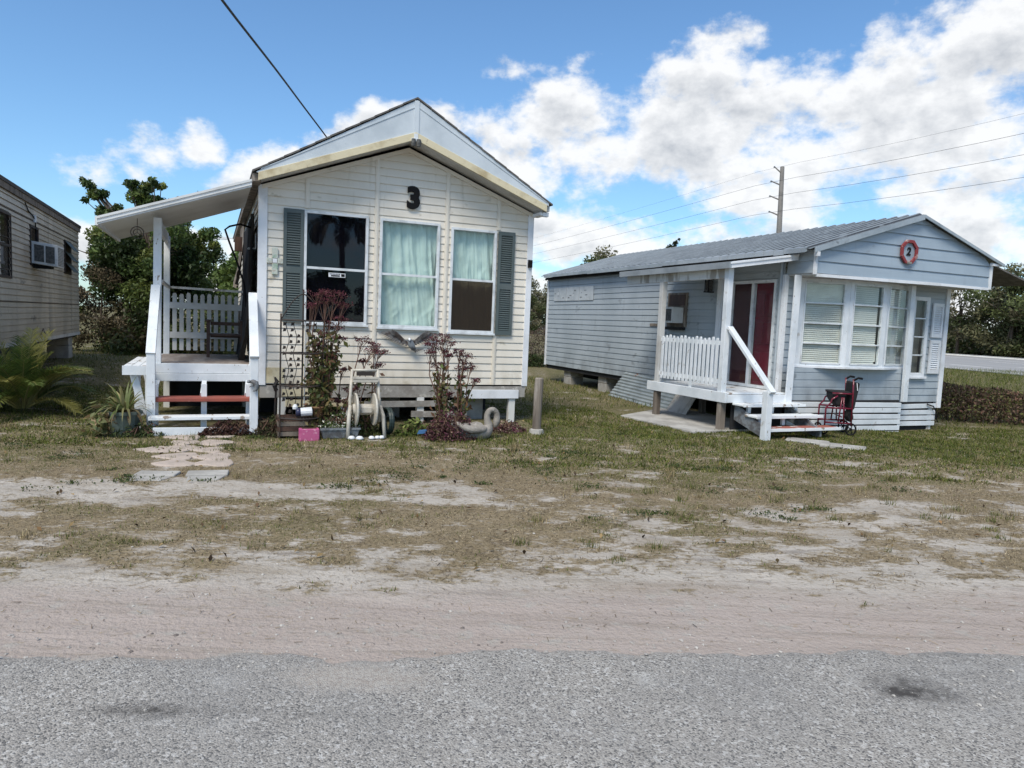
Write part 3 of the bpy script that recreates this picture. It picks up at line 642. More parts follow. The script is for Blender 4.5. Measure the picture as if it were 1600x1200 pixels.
for x in(2.012,2.088):
    mb=MB(); mb.lathe([(.001,0),(.032,0),(.036,.05),(.03,.10),(.001,.10)],10,(x,-.43,4.06)); mb.build('lamp_head',m_grille,fl)
mb=MB(); mb.box(4.05,4.12,-.07,-.035,2.50,2.62); mb.box(4.05,4.12,-.075,-.07,2.575,2.585); mb.build('door_camera',m_black,h3,bevel=.005)
# weather stain trim at the lower left
mb=MB(); mb.box(.075,.33,-.022,-.018,.61,.83); mb.build('yellowed_patch',m_yellow,h3)
# under-floor: sill beam, legs, loose skirting boards
mb=MB(); mb.box(.0,4.1,-.02,.06,.40,.575); mb.build('sill_beam',m_sill,h3)
mb=MB(); mb.box(3.0,3.98,-.05,-.02,.38,.52); mb.build('skirting_board',m_trim,h3,bevel=.004)
for x0,x1,z0,z1,t_ in((.35,1.25,.27,.37,0),(1.2,2.9,.25,.34,.01),(2.2,3.1,.10,.19,-.02),(.3,.95,.42,.52,.01)):
    mb=MB(); mb.obox((x0,-.045,z0),(x1-x0,0,t_),(0,.025,0),(0,0,z1-z0)); mb.build('skirting_board',m_sill if x0>1 else m_yellow,h3)
for x in(.3,1.2,2.35,3.88):
    mb=MB(); mb.box(x-.055,x+.055,-.02,.06,-.08,.40); mb.build('skirting_post',m_postw,h3,bevel=.004)
for x,y in((3.3,.5),(.8,.6),(2,.9),(3.2,3),(.9,3),(3.2,6),(.9,6)):
    mb=MB(); mb.box(x-.2,x+.2,y-.2,y+.2,-.05,.5); mb.build('block_pier',m_conc,h3,bevel=.01)
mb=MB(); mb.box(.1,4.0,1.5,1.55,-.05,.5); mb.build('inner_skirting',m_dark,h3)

# cross, eagle
o=thing('cross_plaque','pale mosaic cross plaque hung beside the left shutter','wall cross',W3(.18,-.022,2.33),A)
mb=MB(); mb.box(-.04,.04,-.02,0,-.19,-.035); mb.build('lower_arm',m_tile,o,bevel=.004); mb=MB(); mb.box(-.04,.04,-.02,0,.035,.18); mb.build('upper_arm',m_tile,o,bevel=.004)
mb=MB(); mb.box(-.03,.03,-.024,0,-.03,.03); mb.build('centre_tile',m_trim,o,bevel=.004)
for s in(-1,1): mb=MB(); mb.box(min(s*.035,s*.11),max(s*.035,s*.11),-.02,0,-.035,.035); mb.build('side_arm',m_tile,o,bevel=.004)
o=thing('eagle_sculpture','grey metal eagle with raised spread wings on the siding below the middle window','wall sculpture',W3(2.13,-.03,1.25),A)
def wing(s):
    mb=MB(); root=Vector((s*.03,-.06,0)); n=13
    for i in range(n):
        t=i/(n-1); st=Vector((s*(.03+.24*t**.8),-.05,-.02+.17*math.sin(t*1.45)+.0))
        tip=Vector((s*(.06+.41*t**.75),-.035-.01*(i%2),-.06+.185*t**.9-.02*math.sin(t*3.1)))
        wv=Vector((.0,0,.034-.012*t)); m_=(st+tip)/2
        mb.prism([st-wv*.5,m_-wv*.7,tip,m_+wv*.7,st+wv*.5],(0,-.010+.004*(i%2),0))
    for t in np.linspace(0,1,8):
        c=Vector((s*(.03+.22*t**.8),-.062,-.01+.16*math.sin(t*1.45))); mb.prism([c+Vector((s*-.03,0,-.02)),c+Vector((s*.02,0,-.05)),c+Vector((s*.07,0,.005)),c+Vector((s*.02,0,.03))],(0,-.012,0))
    return mb
for s in(-1,1): wing(s).build('wing',m_feather,o)
mb=MB(); mb.tube([(.10,-.06,-.13),(.06,-.07,-.10),(.02,-.075,-.04),(0,-.08,.01),(-.01,-.09,.035),(-.015,-.10,.045)],[.012,.04,.052,.042,.03,.022],10); mb.build('body',m_greyfig,o,smooth=True)
mb=MB(); mb.tube([(-.015,-.10,.045),(-.02,-.125,.04),(-.02,-.14,.03),(-.02,-.142,.015)],[.022,.02,.012,.003],8); mb.build('head',m_trim,o,smooth=True)
mb=MB()
for i in range(5): mb.prism([(.06+.012*i,-.06,-.10),(.09+.03*i,-.05,-.16+.012*i),(.11+.028*i,-.05,-.15+.014*i)],(0,-.008,0))
mb.build('tail',m_feather,o)

# ================================================================== PORCH of house 3
p3=thing('porch','white painted porch with picket back rail and sloping handrails beside the home numbered 3','porch',W3(-.72,1.2,0),A)
def P3(mb,name,mat,parent=p3,**k):
    o=mb.build(name,mat,parent,**k); o.location=(.72,-1.2,0); return o
def P3s(mb,name,mat,parent,**k): return mb.build(name,mat,parent,**k)
mb=MB()
for i in range(16): mb.box(-1.36,-.06,.12+i*.142,.12+i*.142+.134,.835,.865)
P3(mb,'deck',m_deck)
mb=MB(); mb.box(-1.38,-.05,.075,.115,.73,.862); P3(mb,'rim_board',m_white,bevel=.004)
mb=MB(); mb.box(-1.38,-.05,.055,.113,.62,.725); P3(mb,'rim_board',m_white,bevel=.005)
mb=MB(); mb.box(-1.40,-1.365,.12,2.4,.62,.86); P3(mb,'rim_board',m_white)
for x,y in((-1.31,2.3),(-.1,2.3),(-.1,.2)): mb=MB(); mb.box(x-.045,x+.045,y-.045,y+.045,-.05,.83); P3(mb,'support_leg',m_postw)
mb=MB(); mb.bar((-1.31,.14,.86),(-1.30,.14,2.80),.10,.10,(0,1,0)); P3(mb,'roof_post',m_white,bevel=.005)
mb=MB(); mb.bar((-1.31,2.28,.86),(-1.30,2.28,2.76),.09,.09,(0,1,0)); P3(mb,'roof_post',m_white,bevel=.005)
mb=MB(); mb.box(-.135,-.05,.10,.18,.86,1.86); P3(mb,'rail_post',m_white,bevel=.005)
mb=MB(); mb.bar((-1.30,.19,2.72),(-1.30,2.24,2.72),.05,.16); P3(mb,'roof_beam',m_white)
mb=MB(); sl=(3.335-2.665)/(1.86)
a=Vector((-1.93,-.37,2.63)); b_=Vector((-.15,-.37,3.285))
mb.prism([a,b_,b_+Vector((0,0,.035)),a+Vector((0,0,.035))],(0,2.30,0)); rf=P3(mb,'porch_roof',m_porchroof)
mb=MB(); up=Vector((0,0,.095)); mb.prism([a+Vector((-.01,0,-.03)),b_+Vector((0,0,-.03)),b_+up*.6,a+Vector((-.01,0,0))+up*.6],(0,-.02,0))
mb.prism([a+Vector((-.01,-.02,-.008)),b_+Vector((0,-.02,-.008)),b_+Vector((0,-.02,.012)),a+Vector((-.01,-.02,.012))],(0,-.014,0))
mb.prism([a+Vector((-.01,-.02,.04)),b_+Vector((0,-.02,.04)),b_+Vector((0,-.02,.07)),a+Vector((-.01,-.02,.07))],(0,-.018,0)); P3s(mb,'roof_edge',m_porchroof,rf)
mb=MB(); mb.box(-1.965,-1.93,-.39,1.95,2.59,2.70); P3s(mb,'roof_edge',m_porchroof,rf)
# back picket rail; grey of pickets and cross rails has porch shade put in
mb=MB(); mb.bar((-1.27,.17,1.97),(-1.27,2.24,1.95),.05,.035); P3(mb,'side_rail',m_postw)
mb=MB(); mb.bar((-1.27,2.28,1.95),(-.03,2.28,1.93),.06,.035); P3(mb,'top_rail',m_postw)
for z in(1.66,1.18): mb=MB(); mb.box(-1.26,-.03,2.22,2.255,z-.05,z+.05); P3(mb,'cross_rail',m_soffit)
for i in range(12):
    x=-1.19+i*.104; mb=MB(); zt=1.86-.012*math.sin(i*2.3); mb.prism([(x-.032,2.26,.93),(x+.032,2.26,.93),(x+.032,2.26,zt-.03),(x+.018,2.26,zt),(x-.018,2.26,zt),(x-.032,2.26,zt-.03)],(0,.02,0)); P3(mb,'picket',m_soffit)
# bench shelf on the left flank
mb=MB()
for k in range(3): mb.box(-1.67+k*.095,-1.582+k*.095,-.33,1.6,.82,.85)
P3(mb,'bench_seat',m_whiteb,bevel=.003)
mb=MB(); mb.box(-1.68,-1.385,-.36,-.332,.735,.852); P3(mb,'bench_apron',m_white)
for y in(-.22,1.4):
    mb=MB(); mb.bar((-1.58,y,.82),(-1.44,y,.20),.09,.05,(0,1,0)); P3(mb,'bench_brace',m_white); mb=MB(); mb.box(-1.56,-1.49,y+.06,y+.11,-.02,.82); P3(mb,'bench_leg',m_white)
# steps
for x in(-1.30,-.72,-.16):
    mb=MB(); mb.bar((x,-.02,.62),(x-.02,-.28,.47),.06,.05,(0,1,0)); mb.box(x-.035,x+.035,-.36,-.31,.0,.62); mb.box(x-.035,x+.035,-.62,-.57,.0,.24); P3(mb,'step_cleat',m_white)
mb=MB(); mb.box(-1.34,-.10,-.50,-.24,.40,.455); P3(mb,'step_tread',m_red,bevel=.012)
mb=MB(); mb.box(-1.36,-.05,-.72,-.50,.19,.235); P3(mb,'step_tread',m_whiteb,bevel=.006)
mb=MB(); mb.obox((-1.30,-.80,.0),(1.16,-.06,.0),(0,.04,0),(0,0,.11)); P3(mb,'step_base_board',m_white,bevel=.004)
for x,y,zt in((-1.34,-.50,1.06),(-.12,-.85,1.06)): mb=MB(); mb.bar((x,y,-.05),(x,y,zt),.10,.10,(0,1,0)); P3(mb,'newel_post',m_white,bevel=.005)
for p,q in(((-1.32,.09,1.90),(-1.34,-.55,1.02)),((-.10,.09,1.86),(-.12,-.92,1.02))): mb=MB(); mb.bar(p,q,.115,.045); P3(mb,'handrail',m_white,bevel=.006)
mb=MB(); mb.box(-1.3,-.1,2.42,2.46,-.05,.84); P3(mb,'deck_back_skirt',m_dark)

# grey ornament hung on the right newel
o=thing('gecko_ornament','small grey metal ornament curled on the right newel post','ornament',W3(-.12,-.91,.66),A)
mb=MB(); mb.tube([(-.06,-.02,.05),(-.02,-.035,.055),(.02,-.04,.03),(.03,-.035,-.02),(.015,-.03,-.06),(-.01,-.03,-.065),(-.02,-.03,-.05)],[.012,.03,.036,.03,.02,.012,.004],10); mb.build('body',m_greyfig,o,smooth=True)
mb=MB(); mb.tube([(-.055,-.03,.05),(-.075,-.045,.052),(-.09,-.05,.045)],[.02,.02,.008],8); mb.build('head',m_greyfig,o,smooth=True)
for s in((-.01,.0),(.03,-.05)): mb=MB(); mb.tube([(s[0],-.03,s[1]),(s[0]-.03,-.04,s[1]-.005),(s[0]-.05,-.035,s[1]-.02)],[.01,.008,.005],6); mb.build('limb',m_greyfig,o)
# wooden chair on porch
o=thing('armchair','dark brown wooden armchair standing on the porch by the picket rail','chair',W3(-.40,1.75,.865),A)
for x in(-.28,.22):
    for y in(-.22,.22): mb=MB(); mb.box(x-.025,x+.025,y-.025,y+.025,0,.56); mb.build('leg',m_brown,o,bevel=.004)
    mb=MB(); mb.box(x-.04,x+.04,-.27,.20,.56,.59); mb.build('armrest',m_brown,o,bevel=.004)
mb=MB(); mb.box(-.30,.24,-.22,.2,.34,.37); mb.build('seat',m_brown,o)
for z in(.30,.50): mb=MB(); mb.box(-.25,.19,.205,.225,z,z+.055); mb.build('back_slat',m_brown,o)
# black netting with bent rod, against the side wall
o=thing('netting','black mesh netting gathered against the side wall of the home numbered 3','netting',W3(-.1,2.2,.87),A)
def drape(x0,y0,y1,z0,z1,amp,seed,nx=70,nz=24):
    U,V=np.meshgrid(np.linspace(0,1,nx),np.linspace(0,1,nz)); d=amp*(np.sin(U*38+3*fbm(U*4,V*2,seed))*.5+1.4*(fbm(U*7,V*3,seed+1,3)-.5))*(.5+.7*(1-V))
    vs=np.stack([x0-np.abs(d)-.03-.10*(1-V)**2,y0+(y1-y0)*U,z0+(z1-z0)*V+.12*(fbm(U*5,V*0,seed+2)-.5)],-1).reshape(-1,3); idx=np.arange(nx*nz).reshape(nz,nx)
    q=np.stack([idx[:-1,:-1],idx[:-1,1:],idx[1:,1:],idx[1:,:-1]],-1).reshape(-1,4); mb=MB(); mb.V=[tuple(v) for v in vs]; mb.F=[tuple(f) for f in q]; return mb
drape(.06,-1.85,1.1,.02,2.15,.10,4).build('draped_mesh',m_cloth,o,smooth=True)
drape(.04,1.0,2.6,1.2,2.35,.07,8).build('folded_mesh',m_post,o,smooth=True)
mb=MB(); mb.tube([(-.0,-1.4,1.98),(-.16,-1.55,2.0),(-.30,-1.6,1.95),(-.36,-1.6,1.90),(-.30,-1.6,1.72),(-.20,-1.6,1.46),(-.10,-1.6,1.15),(-.06,-1.6,.8)],.014,6); mb.build('bent_rod',m_black,o,smooth=True)
mb=MB(); mb.box(-.17,-.05,.55,.75,1.78,2.02); mb.build('hanging_box',m_brown,o)
o=thing('wire_basket','white wire basket hung on the side wall behind the corner trim','wire basket',W3(-.03,.55,2.52),A)
mb=MB()
for k in range(5): mb.bar((-.02,-.1+.05*k,0),(-.02,-.1+.05*k,.22),.006,.006,(1,0,0)); mb.bar((-.02,-.1,.055*k),(-.02,.1,.055*k),.006,.006)
mb.build('grid',m_alum,o); mb=MB(); mb.bar((-.12,-.1,0),(-.02,-.1,0),.006,.006); mb.bar((-.12,.1,0),(-.02,.1,0),.006,.006); mb.bar((-.12,-.1,0),(-.12,.1,0),.006,.006); mb.build('rim',m_alum,o)
# wind spinner
o=thing('wind_spinner','rusty round wind spinner hanging under the porch roof edge','wind spinner',W3(-1.52,-.15,2.58),A)
mb=MB(); mb.tube([(0,0,.16),(0,0,.06)],.004,5); mb.build('hanger',m_iron,o)
mb=MB(); mb.torus((0,0,-.02),(0,1,0),.075,.006); mb.torus((0,0,-.02),(0,1,0),.045,.005); mb.build('ring',m_iron,o)
mb=MB()
for k in range(3): mb.bar((0,0,-.02),(.07*math.cos(R(90+120*k)),0,-.02+.07*math.sin(R(90+120*k))),.012,.006)
mb.build('spokes',m_iron,o)
# street lamp far behind
o=thing('street_lamp','thin white lamp arm reaching out from behind the side of the home numbered 3','street lamp',(-11.2,30,0))
mb=MB(); mb.tube([(0,0,0),(0,0,4.7)],.06,8); mb.build('pole',m_pole,o); mb=MB(); mb.bar((0,0,4.62),(-.9,-.1,4.62),.05,.05); mb.build('arm',m_alum,o)
mb=MB(); mb.box(-1.45,-.85,-.2,0,4.57,4.66); mb.build('lamp_head',m_trim,o)

# ================================================================== plants
def kal(name,label,loc,stems,seed,leafn=120,low=True,group='dry maroon flowering plants along the wall',low_r=.28):
    """woody stems with maroon flower heads"""
    g=np.random.default_rng(seed); o=thing(name,label,'plant',loc,A,group); mb=MB(); LP=[];LC=[];HP=[];HC=[]
    for (bx,by,tx,ty,h,hr) in stems:
        p0=Vector((bx,by,0)); p3_=Vector((tx,ty,h)); p1=p0.lerp(p3_,.35)+Vector((g.normal()*.03,g.normal()*.03,.05)); p2=p0.lerp(p3_,.7)+Vector((g.normal()*.03,g.normal()*.03,.03))
        pts=[p0,p1,p2,p3_]; mb.tube(pts,[.011,.009,.007,.004],6)
        for k in range(9):
            a=g.uniform(0,6.28); rr=hr*g.uniform(.3,1.1); tip=p3_+Vector((math.cos(a)*rr,math.sin(a)*rr*.8,g.uniform(-.12,.5)*hr))
            mb.tube([p2.lerp(p3_,.3+.7*g.random()),tip],[.004,.0025],4)
            n=24; q=g.normal(size=(n,3))*[hr*.24,hr*.24,hr*.12]+np.array(tip); HP.append(leaf_quads(q,.022,g,.6,.3)); HC.append(vary(g,n,[(.125,.036,.05),(.09,.028,.038),(.165,.06,.07),(.085,.048,.04)],.3))
        n=leafn//len(stems)+4; t=g.random(n)**1.1*.75; base=np.array([p0.lerp(p3_,float(s)) for s in t]); q=base+g.normal(size=(n,3))*[.05,.05,.03]
        LP.append(leaf_quads(q,.085,g,.5,.2,.6)); LC.append(vary(g,n,[(.13,.14,.045),(.20,.16,.07),(.16,.085,.05),(.09,.12,.04)]))
    mb.build('stalks',M('maroon_stalk',(.13,.07,.05),.8) if 'maroon_stalk' not in bpy.data.materials else bpy.data.materials['maroon_stalk'],o)
    card_mesh('leaves',np.concatenate(LP),np.concatenate(LC),m_leaf,o); card_mesh('flower_heads',np.concatenate(HP),np.concatenate(HC),m_leafd,o)
    return o
kal('kalanchoe_plant','tall plant with dry maroon heads growing up through the iron plant stand',W3(.62,-1.08),[(0,0,.12,0,1.78,.16),(.02,0,.22,-.02,1.85,.13),(-.03,.02,.02,0,1.86,.12),(.05,0,.30,0,1.55,.10),(.03,.02,.10,.05,1.35,.1),(.05,0,.2,0,1.05,.08),(.04,.03,.16,.03,1.5,.07),(0,.02,-.06,.04,1.7,.12),(.06,0,.34,.02,1.72,.11),(.02,.04,.24,.06,1.42,.11),(0,.05,.06,.06,1.2,.10),(.05,.02,.30,.05,1.28,.09)],1,1900)
kal('kalanchoe_plant','leaning plant with maroon heads between the plant stand and hose cart',W3(.95,-.98),[(0,0,.30,.02,1.28,.10),(0,0,.42,.0,1.12,.12),(0,.0,.02,0,.88,.07),(.02,0,.16,.0,.60,.10),(-.05,0,-.02,0,.45,.09)],2,60)
kal('kalanchoe_plant','maroon headed plant rising just behind the hose cart',W3(1.40,-.72),[(0,0,.06,0,1.20,.11),(.03,0,.14,0,1.10,.10),(0,0,-.10,0,.98,.07),(.02,0,.10,0,.92,.10)],3,50)
kal('kalanchoe_plant','tall maroon headed plant standing under the eagle sculpture',W3(2.38,-1.10),[(0,.03,-.20,.03,1.22,.11),(.02,.03,.0,.04,1.16,.11),(0,0,-.10,.04,.95,.10),(0,0,-.14,0,1.30,.12),(-.03,0,-.05,0,1.34,.11),(-.02,.02,.02,0,1.27,.10),(0,0,-.22,0,1.15,.08),(.02,0,.05,0,1.1,.06),(-.03,0,.06,0,.55,.09)],4,260)
kal('kalanchoe_plant','maroon headed plant right of the eagle plant with upright stalks',W3(2.62,-1.05),[(0,.04,.12,.05,1.0,.10),(0,.03,.02,.05,.92,.10),(0,0,-.02,0,1.15,.10),(0,0,.08,0,1.08,.11),(.02,0,.16,0,.92,.09),(0,0,.24,0,.74,.08),(.02,0,.03,0,.8,.06)],6,240)
# trailing maroon mats at the foot of the wall
def mat_plant(name,label,loc,rx,ry,h,n,cols,seed,size=.045):
    g=np.random.default_rng(seed); o=thing(name,label,'plant',loc,A,'low plants at the foot of the home'); a=g.uniform(0,6.28,n); rr=np.sqrt(g.random(n)); q=np.stack([np.cos(a)*rr*rx,np.sin(a)*rr*ry,.02+h*(1-rr**2)*g.random(n)],-1)
    card_mesh('leaves',leaf_quads(q,size,g,.35,.2),vary(g,n,cols,.3),m_leafd,o)
    mb=MB()
    for k in range(22):
        a=g.uniform(0,6.28); r_=g.uniform(.4,1.05); mb.tube([(0,0,.03),(math.cos(a)*rx*r_*.5,math.sin(a)*ry*r_*.5,h*.9*g.uniform(.4,1)),(math.cos(a)*rx*r_,math.sin(a)*ry*r_,.03+h*.3*g.random())],[.006,.005,.003],5)
    mb.build('stems',bpy.data.materials['maroon_stalk'],o); return o
mar=[(.105,.035,.052),(.075,.025,.038),(.15,.07,.085),(.065,.032,.03),(.17,.115,.085),(.05,.04,.022)]
mat_plant('trailing_plant','sprawling purple maroon ground plant to the left of the cement swan',W3(2.38,-1.48),.40,.28,.42,2600,mar,11)
mat_plant('trailing_plant','low reddish succulent tangle between the swan and the wooden post',W3(3.33,-1.05),.36,.18,.17,700,mar+[(.33,.24,.2)],12)
mat_plant('trailing_plant','dark bronze leafed plant growing in front of the white porch steps',W3(-.42,-.86),.36,.09,.20,900,[(.045,.022,.02),(.07,.035,.03),(.10,.06,.045)],13,.06)
mat_plant('trailing_plant','small leafy green weed at the foot of the left newel post',W3(-1.45,-.72),.34,.18,.18,500,[(.07,.09,.035),(.10,.11,.05),(.05,.07,.03)],14,.06)
mat_plant('trailing_plant','green and yellow leafy plant beside the blue scrap near the hose cart',W3(1.98,-1.12),.30,.16,.22,380,[(.12,.16,.04),(.16,.19,.06),(.07,.10,.03)],15,.08)
mat_plant('trailing_plant','white flowering green plant in the long grey planter',W3(.93,-1.16,.13),.28,.12,.20,650,[(.05,.08,.025),(.08,.11,.04),(.06,.09,.03),(.6,.6,.52)],16,.045)
mat_plant('trailing_plant','dusty green weed growing inside the hose cart frame',W3(1.28,-1.0),.26,.2,.30,420,[(.07,.09,.03),(.1,.11,.04)],17,.06)
mat_plant('trailing_plant','dark brown dead foliage heap beside the right newel post',W3(.12,-.85),.28,.25,.25,600,[(.05,.04,.025),(.07,.055,.035),(.06,.07,.03)],18,.06)

# iron plant stand
o=thing('plant_stand','tall rusty wrought iron corner plant stand with leaf scrolls','plant stand',W3(.42,-1.08),A)
corner=(.05,.12); L_=(-.24,-.05); R_=(.30,-.02)
for (x,y),h in((corner,1.92),(L_,1.60),(R_,1.55)): mb=MB(); mb.tube([(x,y,0),(x,y,h)],.011,6); mb.build('upright',m_iron,o)
mb=MB(); mb.tube([(corner[0]+.03,corner[1],0),(corner[0]+.03,corner[1],1.92)],.008,6); mb.build('upright',m_alum,o)
for z in(.26,.68,1.10,1.52):
    pts=[(corner[0],corner[1],z),(L_[0],L_[1],z)]+[(L_[0]+(R_[0]-L_[0])*t,-.05-.15*math.sin(t*math.pi)+.03*t,z) for t in np.linspace(.12,.88,8)]+[(R_[0],R_[1],z),(corner[0],corner[1],z)]
    mb=MB(); mb.tube(pts,.011,5)
    for t in np.linspace(.1,.9,12):
        x=L_[0]+(R_[0]-L_[0])*t; mb.tube([(x,-.05-.15*math.sin(t*math.pi)+.03*t,z),(x,corner[1]-.17*abs(x-corner[0])/.3,z)],.004,4)
    mb.build('shelf',m_iron,o)
g=np.random.default_rng(3)
for (a0,a1) in((corner,L_),(corner,R_)):
    mb=MB()
    for fx in(.35,.7):
        bx=a0[0]+(a1[0]-a0[0])*fx; by=a0[1]+(a1[1]-a0[1])*fx
        mb.tube([(bx+.02*math.sin(z*16),by,z) for z in np.linspace(.28,1.5,40)],.005,5)
        for z in np.arange(.34,1.5,.075):
            s=(-1)**int(z*20); c=Vector((bx+s*.04,by-.005,z)); mb.prism([c+Vector((-.02,0,-.02)),c+Vector((.02,0,-.012)),c+Vector((.022,0,.018)),c+Vector((-.008,0,.028))],(0,.006,0))
    # arched crest
    mb.tube([(a1[0]+(a0[0]-a1[0])*t,a1[1]+(a0[1]-a1[1])*t,1.52+.34*math.sin(t*1.5)) for t in np.linspace(0,1,12)],.008,5)
    mb.build('leaf_scroll',m_iron,o)
o=thing('jar','white and dark blue jar lying on the lowest iron shelf','jar',W3(.46,-1.12,.275),A)
mb=MB(); mb.tube([(-.08,0,.06),(-.02,0,.06)],[.05,.055],12); mb.build('jar_body',M('dark_blue_glaze',(.03,.035,.08),.35),o,smooth=True); mb=MB(); mb.tube([(-.02,0,.06),(.12,-.01,.07),(.13,-.01,.07)],[.055,.06,.02],12); mb.build('jar_label',m_trim,o); mb=MB(); mb.lathe([(.001,.0),(.03,.0),(.034,.03),(.02,.06),(.001,.065)],10,(-.09,0,.10)); mb.build('lid',m_trim,o)
o=thing('clay_pot','orange brown clay pot tipped on the lowest iron shelf','pot',W3(.66,-1.10,.275),A)
mb=MB(); mb.lathe([(.001,0),(.055,0),(.075,.11),(.08,.11),(.08,.13),(.065,.13),(.05,.02)],14); mb.build('body',M('clay',(.30,.17,.08),.8,[((.2,.12,.07),8,.45,.6)]),o,smooth=True); mb=MB(); mb.torus((0,0,.125),(0,0,1),.075,.008); mb.build('rim',bpy.data.materials['clay'],o)
o=thing('wooden_crate','weathered brown wooden crate under the iron plant stand','crate',W3(.40,-.98),A)
for k in range(4):
    z=.02+k*.065; mb=MB(); mb.box(-.24,.24,-.12,-.105,z,z+.055); mb.box(-.24,.24,.105,.12,z,z+.055); mb.box(-.24,-.225,-.1,.1,z,z+.055); mb.box(.225,.24,-.1,.1,z,z+.055); mb.build('slat_band',m_brown if k%2 else m_post,o)
for x in(-.222,.222):
    for y in(-.10,.10): mb=MB(); mb.box(x-.012,x+.012,y-.005,y+.005,0,.28); mb.build('corner_post',m_post,o)
o=thing('pink_block','bright pink painted block standing on the grass before the plant stand','garden block',W3(.53,-1.28),A)
mb=MB(); mb.box(-.125,.125,-.06,.06,-.02,.145); bo=mb.build('block_body',m_pink,o,bevel=.012); mb=MB(); mb.box(-.09,.09,-.04,.04,.140,.149); mb.build('block_hollow',m_brown,o)
o=thing('planter_box','long low grey planter trough beside the pink block','planter',W3(.93,-1.17),A)
mb=MB(); mb.prism([(-.22,-.09,0),(.22,-.09,0),(.25,-.11,.13),(-.25,-.11,.13)],(0,.2,0)); mb.build('trough',m_greyfig,o,bevel=.006); mb=MB(); mb.box(-.26,.26,-.12,-.10,.115,.14); mb.build('rim',m_greyfig,o)
o=thing('iron_rod','rusty iron garden stake standing in the dark gap under the siding','garden stake',W3(.16,-.55),A)
mb=MB(); mb.tube([(0,0,0),(.02,0,.7)],.014,6); mb.build('shaft',m_iron,o); mb=MB(); mb.tube([(.02,0,.56),(-.01,-.02,.62),(.03,.01,.68),(.0,0,.74)],[.03,.024,.03,.01],6); mb.build('twisted_top',m_iron,o)
# hose reel cart
o=thing('hose_reel_cart','beige plastic hose reel cart standing in front of the siding','hose cart',W3(1.26,-1.2),A)
for s in(-1,1):
    mb=MB(); x=s*.235; mb.tube([(s*.245,-.12,0),(s*.225,-.08,.30),(s*.20,-.0,.42)],[.024,.027,.022],8); mb.build('front_leg',m_beige,o,smooth=True)
    mb=MB(); mb.tube([(s*.20,.03,.20),(s*.195,.04,.5),(s*.17,.08,.90)],[.02,.022,.019],8); mb.build('side_rail',m_beige,o,smooth=True)
    mb=MB(); mb.disc((s*.125,.03,.37),(1,0,0),.21,.02,26); mb.torus((s*.125,.03,.37),(1,0,0),.205,.016,26,6); mb.build('reel_disc',m_beige,o)
    mb=MB(); mb.disc((s*.27,.12,.12),(1,0,0),.12,.05,20); mb.build('wheel',m_hose,o)
mb=MB(); mb.tube([(-.16,.03,.37),(.16,.03,.37)],.075,14); mb.build('reel_drum',m_beige,o,smooth=True)
mb=MB(); mb.box(-.17,.17,.0,.10,.73,.77); mb.box(-.17,.17,-.005,.01,.77,.81); mb.build('tray',m_beige,o,bevel=.01)
mb=MB(); mb.tube([(-.175,.08,.89),(.175,.08,.89)],.018,8); mb.build('handle_bar',m_beige,o,smooth=True); mb=MB(); mb.box(-.11,.11,.03,.09,.82,.87); mb.build('basket_bar',m_iron,o)
mb=MB()
for k in range(5): mb.torus((.31+.012*k,.1,.2),(1,.1,0),.17+.006*(k%2),.013,24,6)
mb.build('hose_coil',m_hose,o)
mb=MB(); mb.box(-.06,.08,-.06,-.04,.33,.41); mb.build('hose_guide',m_beige,o,bevel=.01)
# swan planter
o=thing('swan_planter','grey cement swan planter with looped neck','garden statue',W3(2.74,-1.52,-.045),A)
o.scale=(1.12,1.12,1.08)
path=[(-.33,0,.24),(-.29,0,.22),(-.22,0,.17),(-.12,0,.13),(-.0,0,.125),(.10,0,.14),(.145,0,.20),(.13,0,.27),(.125,0,.34),(.155,0,.395),(.205,0,.405),(.245,0,.365),(.255,0,.31),(.25,0,.26),(.24,0,.215),(.225,0,.18)]
rad=[.012,.04,.085,.12,.135,.105,.058,.042,.037,.036,.036,.037,.04,.044,.036,.012]
def smoothpath(p,r,k=4):
    P_=[Vector(a) for a in p]; out=[];ro_=[]
    for i in range(len(P_)-1):
        p0,p1,p2,p3_=P_[max(i-1,0)],P_[i],P_[i+1],P_[min(i+2,len(P_)-1)]
        for j in range(k):
            t=j/k; out.append(.5*((2*p1)+(p2-p0)*t+(2*p0-5*p1+4*p2-p3_)*t*t+(3*p1-p0-3*p2+p3_)*t**3)); ro_.append(r[i]+(r[i+1]-r[i])*t)
    return out+[P_[-1]],ro_+[r[-1]]
a_,b_=smoothpath(path,rad); mb=MB(); mb.tube(a_,b_,14); mb.build('body',m_cement,o,smooth=True)
for s in(-1,1):
    mb=MB(); a_,b_=smoothpath([(-.30,s*.07,.26),(-.2,s*.115,.20),(-.08,s*.125,.17),(.04,s*.10,.17),(.09,s*.08,.19)],[.015,.045,.05,.04,.01]); mb.tube(a_,b_,10); mb.build('wing',m_cement,o,smooth=True)
mb=MB(); mb.lathe([(.001,0),(.15,0),(.15,.04),(.10,.06)],16,(-.04,0,-.01)); mb.build('base',m_cement,o)
# wooden post
o=thing('wooden_post','short grey weathered wooden post at the right front corner of the home numbered 3','post',(.39,10.42,0),0)
mb=MB(); mb.tube([(0,0,-.1),(.0,0,.45),(.01,0,.80),(.01,0,.815)],[.068,.066,.064,.055],12); mb.build('shaft',m_post,o); mb=MB(); mb.lathe([(.07,-.02),(.12,-.02),(.10,.05),(.07,.06)],10); mb.build('cement_collar',m_conc,o)
tag(MB().obox((0,0,0),(.11,.02,.01),(0,.05,0),(.02,.0,.05)).build('blue_scrap',M('blue_plastic',(.06,.16,.33),.5),loc=W3(1.92,-1.42,.06)),'small crumpled blue plastic scrap among the leaves','litter')
